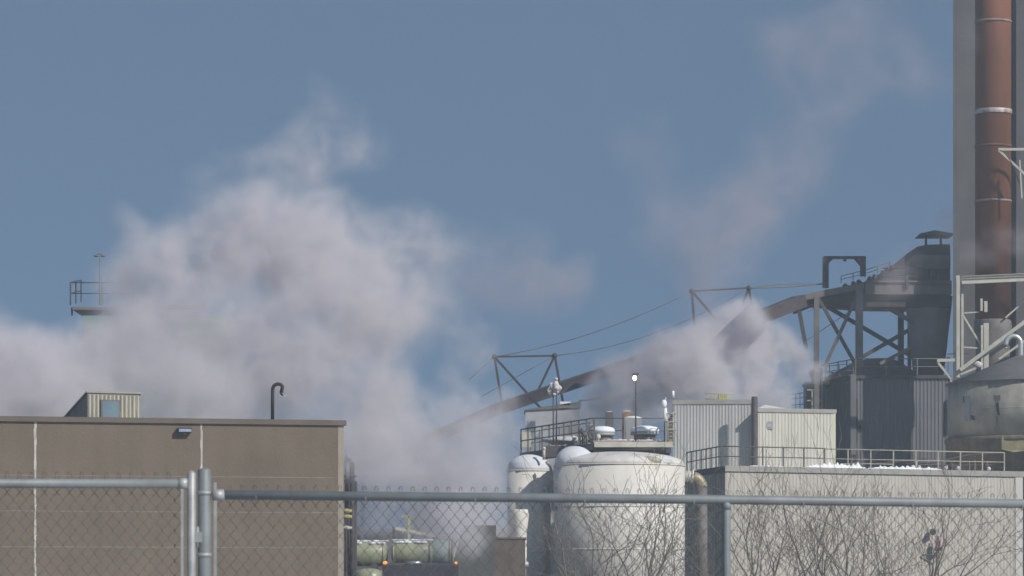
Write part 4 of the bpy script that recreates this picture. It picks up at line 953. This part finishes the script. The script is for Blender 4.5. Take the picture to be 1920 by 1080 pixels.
# ------------------------------------------------------------------ steam
def steam_mat(name,col,aniso,dens=1.0):
    m=bpy.data.materials.new(name); m.use_nodes=True; t=m.node_tree; t.nodes.clear()
    pv=t.nodes.new('ShaderNodeVolumePrincipled'); o=t.nodes.new('ShaderNodeOutputMaterial')
    pv.inputs['Color'].default_value=(*col,1); pv.inputs['Density'].default_value=dens; pv.inputs['Anisotropy'].default_value=aniso
    t.links.new(pv.outputs[0],o.inputs['Volume']); return m
def plume(name,label,puffs,mtl,res=.16,amp=.9,gain=1.0,nscale=.32,thr=.18,seed=0.,warp=.8,maxd=1.0,dscale=.55):
    """puffs: (px,py,D,radius_px,depth_m,weight) -> fog grid = noise-eroded sum of soft puffs"""
    ng=bpy.data.node_groups.new(name,'GeometryNodeTree'); ng.interface.new_socket('Geometry',in_out='OUTPUT',socket_type='NodeSocketGeometry')
    N=ng.nodes; Lk=ng.links
    def math_(op,a,b=None,c=None):
        n=N.new('ShaderNodeMath'); n.operation=op
        for i,x in enumerate((a,b,c)):
            if x is None: continue
            if isinstance(x,(int,float)): n.inputs[i].default_value=x
            else: Lk.new(x,n.inputs[i])
        return n.outputs[0]
    def vm(op,a,b):
        n=N.new('ShaderNodeVectorMath'); n.operation=op
        for i,x in enumerate((a,b)):
            if isinstance(x,(tuple,Vector)): n.inputs[i].default_value=tuple(x)
            else: Lk.new(x,n.inputs[i])
        return n.outputs['Value'] if op in('DOT_PRODUCT','LENGTH') else n.outputs[0]
    pos=N.new('GeometryNodeInputPosition').outputs[0]
    def nz(scale,det,off,rough=.55):
        n=N.new('ShaderNodeTexNoise'); n.inputs['Scale'].default_value=scale; n.inputs['Detail'].default_value=det; n.inputs['Roughness'].default_value=rough
        Lk.new(vm('ADD',pos,(off,off*.7,off*1.3)),n.inputs['Vector']); return n
    w=nz(.16,2,seed+5); wv=vm('SUBTRACT',w.outputs['Color'],(.5,.5,.5)); wv=vm('MULTIPLY',wv,(warp*6,warp*6,warp*6)); pp=vm('ADD',pos,wv)
    tot=None; mn=Vector((1e9,)*3); mxx=Vector((-1e9,)*3)
    for (px,py,D,rp,dp,wt) in puffs:
        dp=dp*dscale; c=P(px,py,D); r=rp*S(D); mn=Vector(map(min,mn,c-Vector((r,dp,r)))); mxx=Vector(map(max,mxx,c+Vector((r,dp,r))))
        q=vm('SUBTRACT',pp,tuple(c)); q=vm('MULTIPLY',q,(1/r,1/dp,1/r)); d2=vm('DOT_PRODUCT',q,q)
        v=math_('MAXIMUM',math_('SUBTRACT',1.0,d2),0.0); v=math_('MULTIPLY',math_('MULTIPLY',v,v),wt)
        tot=v if tot is None else math_('ADD',tot,v)
    tot=math_('DIVIDE',tot,math_('ADD',tot,.55)); tot=math_('MULTIPLY',tot,1.35)    # soft saturation
    f=nz(nscale,8,seed,.62); fb=math_('MULTIPLY',math_('SUBTRACT',f.outputs[0],.5),amp*2.2)
    edge=math_('MULTIPLY',tot,3.0); edge=math_('MINIMUM',edge,1.0)
    f2=nz(nscale*2.1,5,seed+9,.6); f2.inputs['Distortion'].default_value=.9
    mr=N.new('ShaderNodeMapRange'); mr.interpolation_type='SMOOTHSTEP'; mr.inputs[1].default_value=.40; mr.inputs[2].default_value=.64; mr.inputs[3].default_value=.25; mr.inputs[4].default_value=2.1
    Lk.new(f2.outputs[0],mr.inputs[0])
    d=math_('ADD',tot,math_('MULTIPLY',fb,edge)); d=math_('MAXIMUM',math_('SUBTRACT',d,thr),0.0)
    d=math_('MINIMUM',math_('MULTIPLY',math_('MULTIPLY',d,math_('POWER',tot,1.1)),math_('MULTIPLY',mr.outputs[0],gain)),maxd)
    mn-=Vector((1,1,1)); mxx+=Vector((1,1,1))
    vc=N.new('GeometryNodeVolumeCube'); base=Vector(((mn.x+mxx.x)/2,(mn.y+mxx.y)/2,mn.z))
    # geometry is built round the object's own origin at world zero
    vc.inputs['Min'].default_value=mn; vc.inputs['Max'].default_value=mxx
    for ax,k in zip('XYZ',(0,1,2)): vc.inputs['Resolution '+ax].default_value=max(8,int((mxx[k]-mn[k])/(res*(1.6 if k==1 else 1))))
    Lk.new(d,vc.inputs['Density'])
    sm=N.new('GeometryNodeSetMaterial'); sm.inputs['Material'].default_value=mtl; Lk.new(vc.outputs[0],sm.inputs[0])
    o=N.new('NodeGroupOutput'); Lk.new(sm.outputs[0],o.inputs[0])
    vd=bpy.data.volumes.new(name); vd.materials.append(mtl); ob=bpy.data.objects.new(name,vd); COL.objects.link(ob)
    ob.modifiers.new('density','NODES').node_group=ng
    tag(ob,label,'steam',kind='stuff'); return ob
SW=steam_mat('steam_white',(.918,.882,.905),.0)
SG=steam_mat('smoke_thin',(.86,.77,.81),.1)
main=[ # px,py,D,rpx,depth,weight : the big bank behind the tan building
 (-60,720,120,190,9,1.4),(60,760,120,170,9,1.5),(160,740,120,120,8,1.3),(-40,640,125,80,5,.5),(190,700,122,150,7,1.1),(330,640,124,170,8,1.1),(460,700,124,190,8,1.1),
 (300,520,126,120,6,.95),(240,540,130,70,5,.6),(250,620,130,110,6,.9),(250,580,150,85,4,1.2),(200,610,140,50,3,.6),(330,590,140,90,5,.9),(400,480,126,130,6,.8),(470,390,127,120,6,.7),(560,330,128,110,6,.6),(600,250,128,80,5,.45),(595,190,128,50,4,.3),(660,300,128,75,5,.45),
 (430,320,128,75,4,.4),(530,480,126,170,8,1.0),(640,480,126,150,8,1.0),(620,600,124,180,8,1.1),(740,600,126,140,7,.95),(720,480,127,130,6,.75),(800,470,128,95,5,.45),
 (830,580,128,80,5,.4),(270,440,127,60,4,.3),(600,760,122,170,8,1.1),(720,760,126,110,6,.95),(330,780,118,200,7,1.1),(700,850,124,90,5,.9),
 (100,690,124,80,5,.7),(170,620,150,70,4,.45),(850,500,130,80,4,.4),(880,640,130,70,4,.35),(770,420,128,70,4,.3)]
mid=[ (740,830,140,120,6,1.0),(840,800,142,115,6,.9),(865,900,142,105,6,1.0),(830,960,142,120,6,.8),(940,810,165,80,5,.6),(1000,830,162,80,4,.55),(890,990,142,70,5,.7),
 (700,930,144,110,5,1.0),(800,900,148,130,6,1.0),(690,880,146,90,5,.9),(960,900,160,90,4,.8),(800,1010,150,120,5,.8),(880,1000,131,85,4,1.1),(860,960,128,90,3,.6),(915,975,136,80,4,.8),(740,970,127,80,2.5,.35),(860,710,150,60,4,.3)]
right=[ (1330,640,186,70,4,.9),(1265,680,186,75,4,.9),(1390,620,187,50,4,.6),(1210,710,186,60,4,.6),(1150,800,182,85,4,.6),(1200,750,182,110,5,.85),(1290,700,182,110,5,1.0),(1380,650,184,85,5,.95),(1450,650,184,65,4,.7),(1340,740,180,120,4,.8),(1440,720,182,90,4,.8),(1510,650,188,50,4,.5),
 (1230,660,184,60,4,.45),(1060,850,178,60,4,.4),(1520,700,186,45,3,.45),(1465,750,180,60,3,.45),(1250,780,171.5,70,1.6,.35)]
wisp=[ (900,520,170,110,7,.5),(1010,530,170,90,7,.7),(1060,490,170,60,5,.5),(960,450,170,90,6,.4),(1330,500,178,110,8,.6),(1280,420,178,120,7,.5),(1400,380,178,130,8,.55),(1480,290,178,130,8,.5),(1560,190,178,130,8,.45),(1500,90,178,110,8,.45),(1620,60,178,130,7,.35),(1320,570,180,80,6,.5),(1200,280,178,110,6,.35),(1700,150,178,90,7,.3)]
veil=[ (1840,500,183,60,2.5,.4),(1900,440,183,60,2.5,.4),(1790,420,192,80,3,.35),(1700,520,192,80,3,.38),(1840,60,187,60,2,.2),(1850,640,190,60,3,.25),(1640,560,192,60,3,.2)]
plume('steam_cloud','huge billowing grey-white steam bank rising behind the tan building',main,SW,res=.11,amp=1.5,gain=.56,nscale=.34,thr=-.01,seed=3.,maxd=.9)
plume('steam_cloud','low steam drifting between the tan building and the white tanks',mid,SW,res=.14,amp=1.2,gain=.8,nscale=.4,thr=.0,seed=11.,maxd=.6)
plume('steam_cloud','white steam puff blowing across the conveyor above the ribbed shed',right,SW,res=.15,amp=1.6,gain=1.5,nscale=.4,thr=.0,seed=21.,maxd=1.2)
plume('smoke_wisp','thin brownish smoke trail high in the sky over the conveyor',wisp,SG,res=.3,amp=1.1,gain=.22,nscale=.16,thr=.0,seed=31.,maxd=.12,dscale=.8)
plume('smoke_wisp','faint smoke veil drifting in front of the concrete tower and red stack',veil,SG,res=.25,amp=.9,gain=.5,nscale=.3,thr=.04,seed=41.,maxd=.2,dscale=1)
# ------------------------------------------------------------------ air between the camera and the plant
hz=MB().box(-140,140,-12,330,-1,75).build('haze',bpy.data.materials.new('winter_air')); hz.data.materials.clear()
hm=bpy.data.materials['winter_air']; hm.use_nodes=True; ht=hm.node_tree; ht.nodes.clear()
hv=ht.nodes.new('ShaderNodeVolumePrincipled'); ho=ht.nodes.new('ShaderNodeOutputMaterial'); ht.links.new(hv.outputs[0],ho.inputs['Volume'])
hv.inputs['Color'].default_value=(.80,.90,.94,1); hv.inputs['Density'].default_value=.0010; hv.inputs['Anisotropy'].default_value=.3
hz.data.materials.append(hm); tag(hz,kind='stuff')
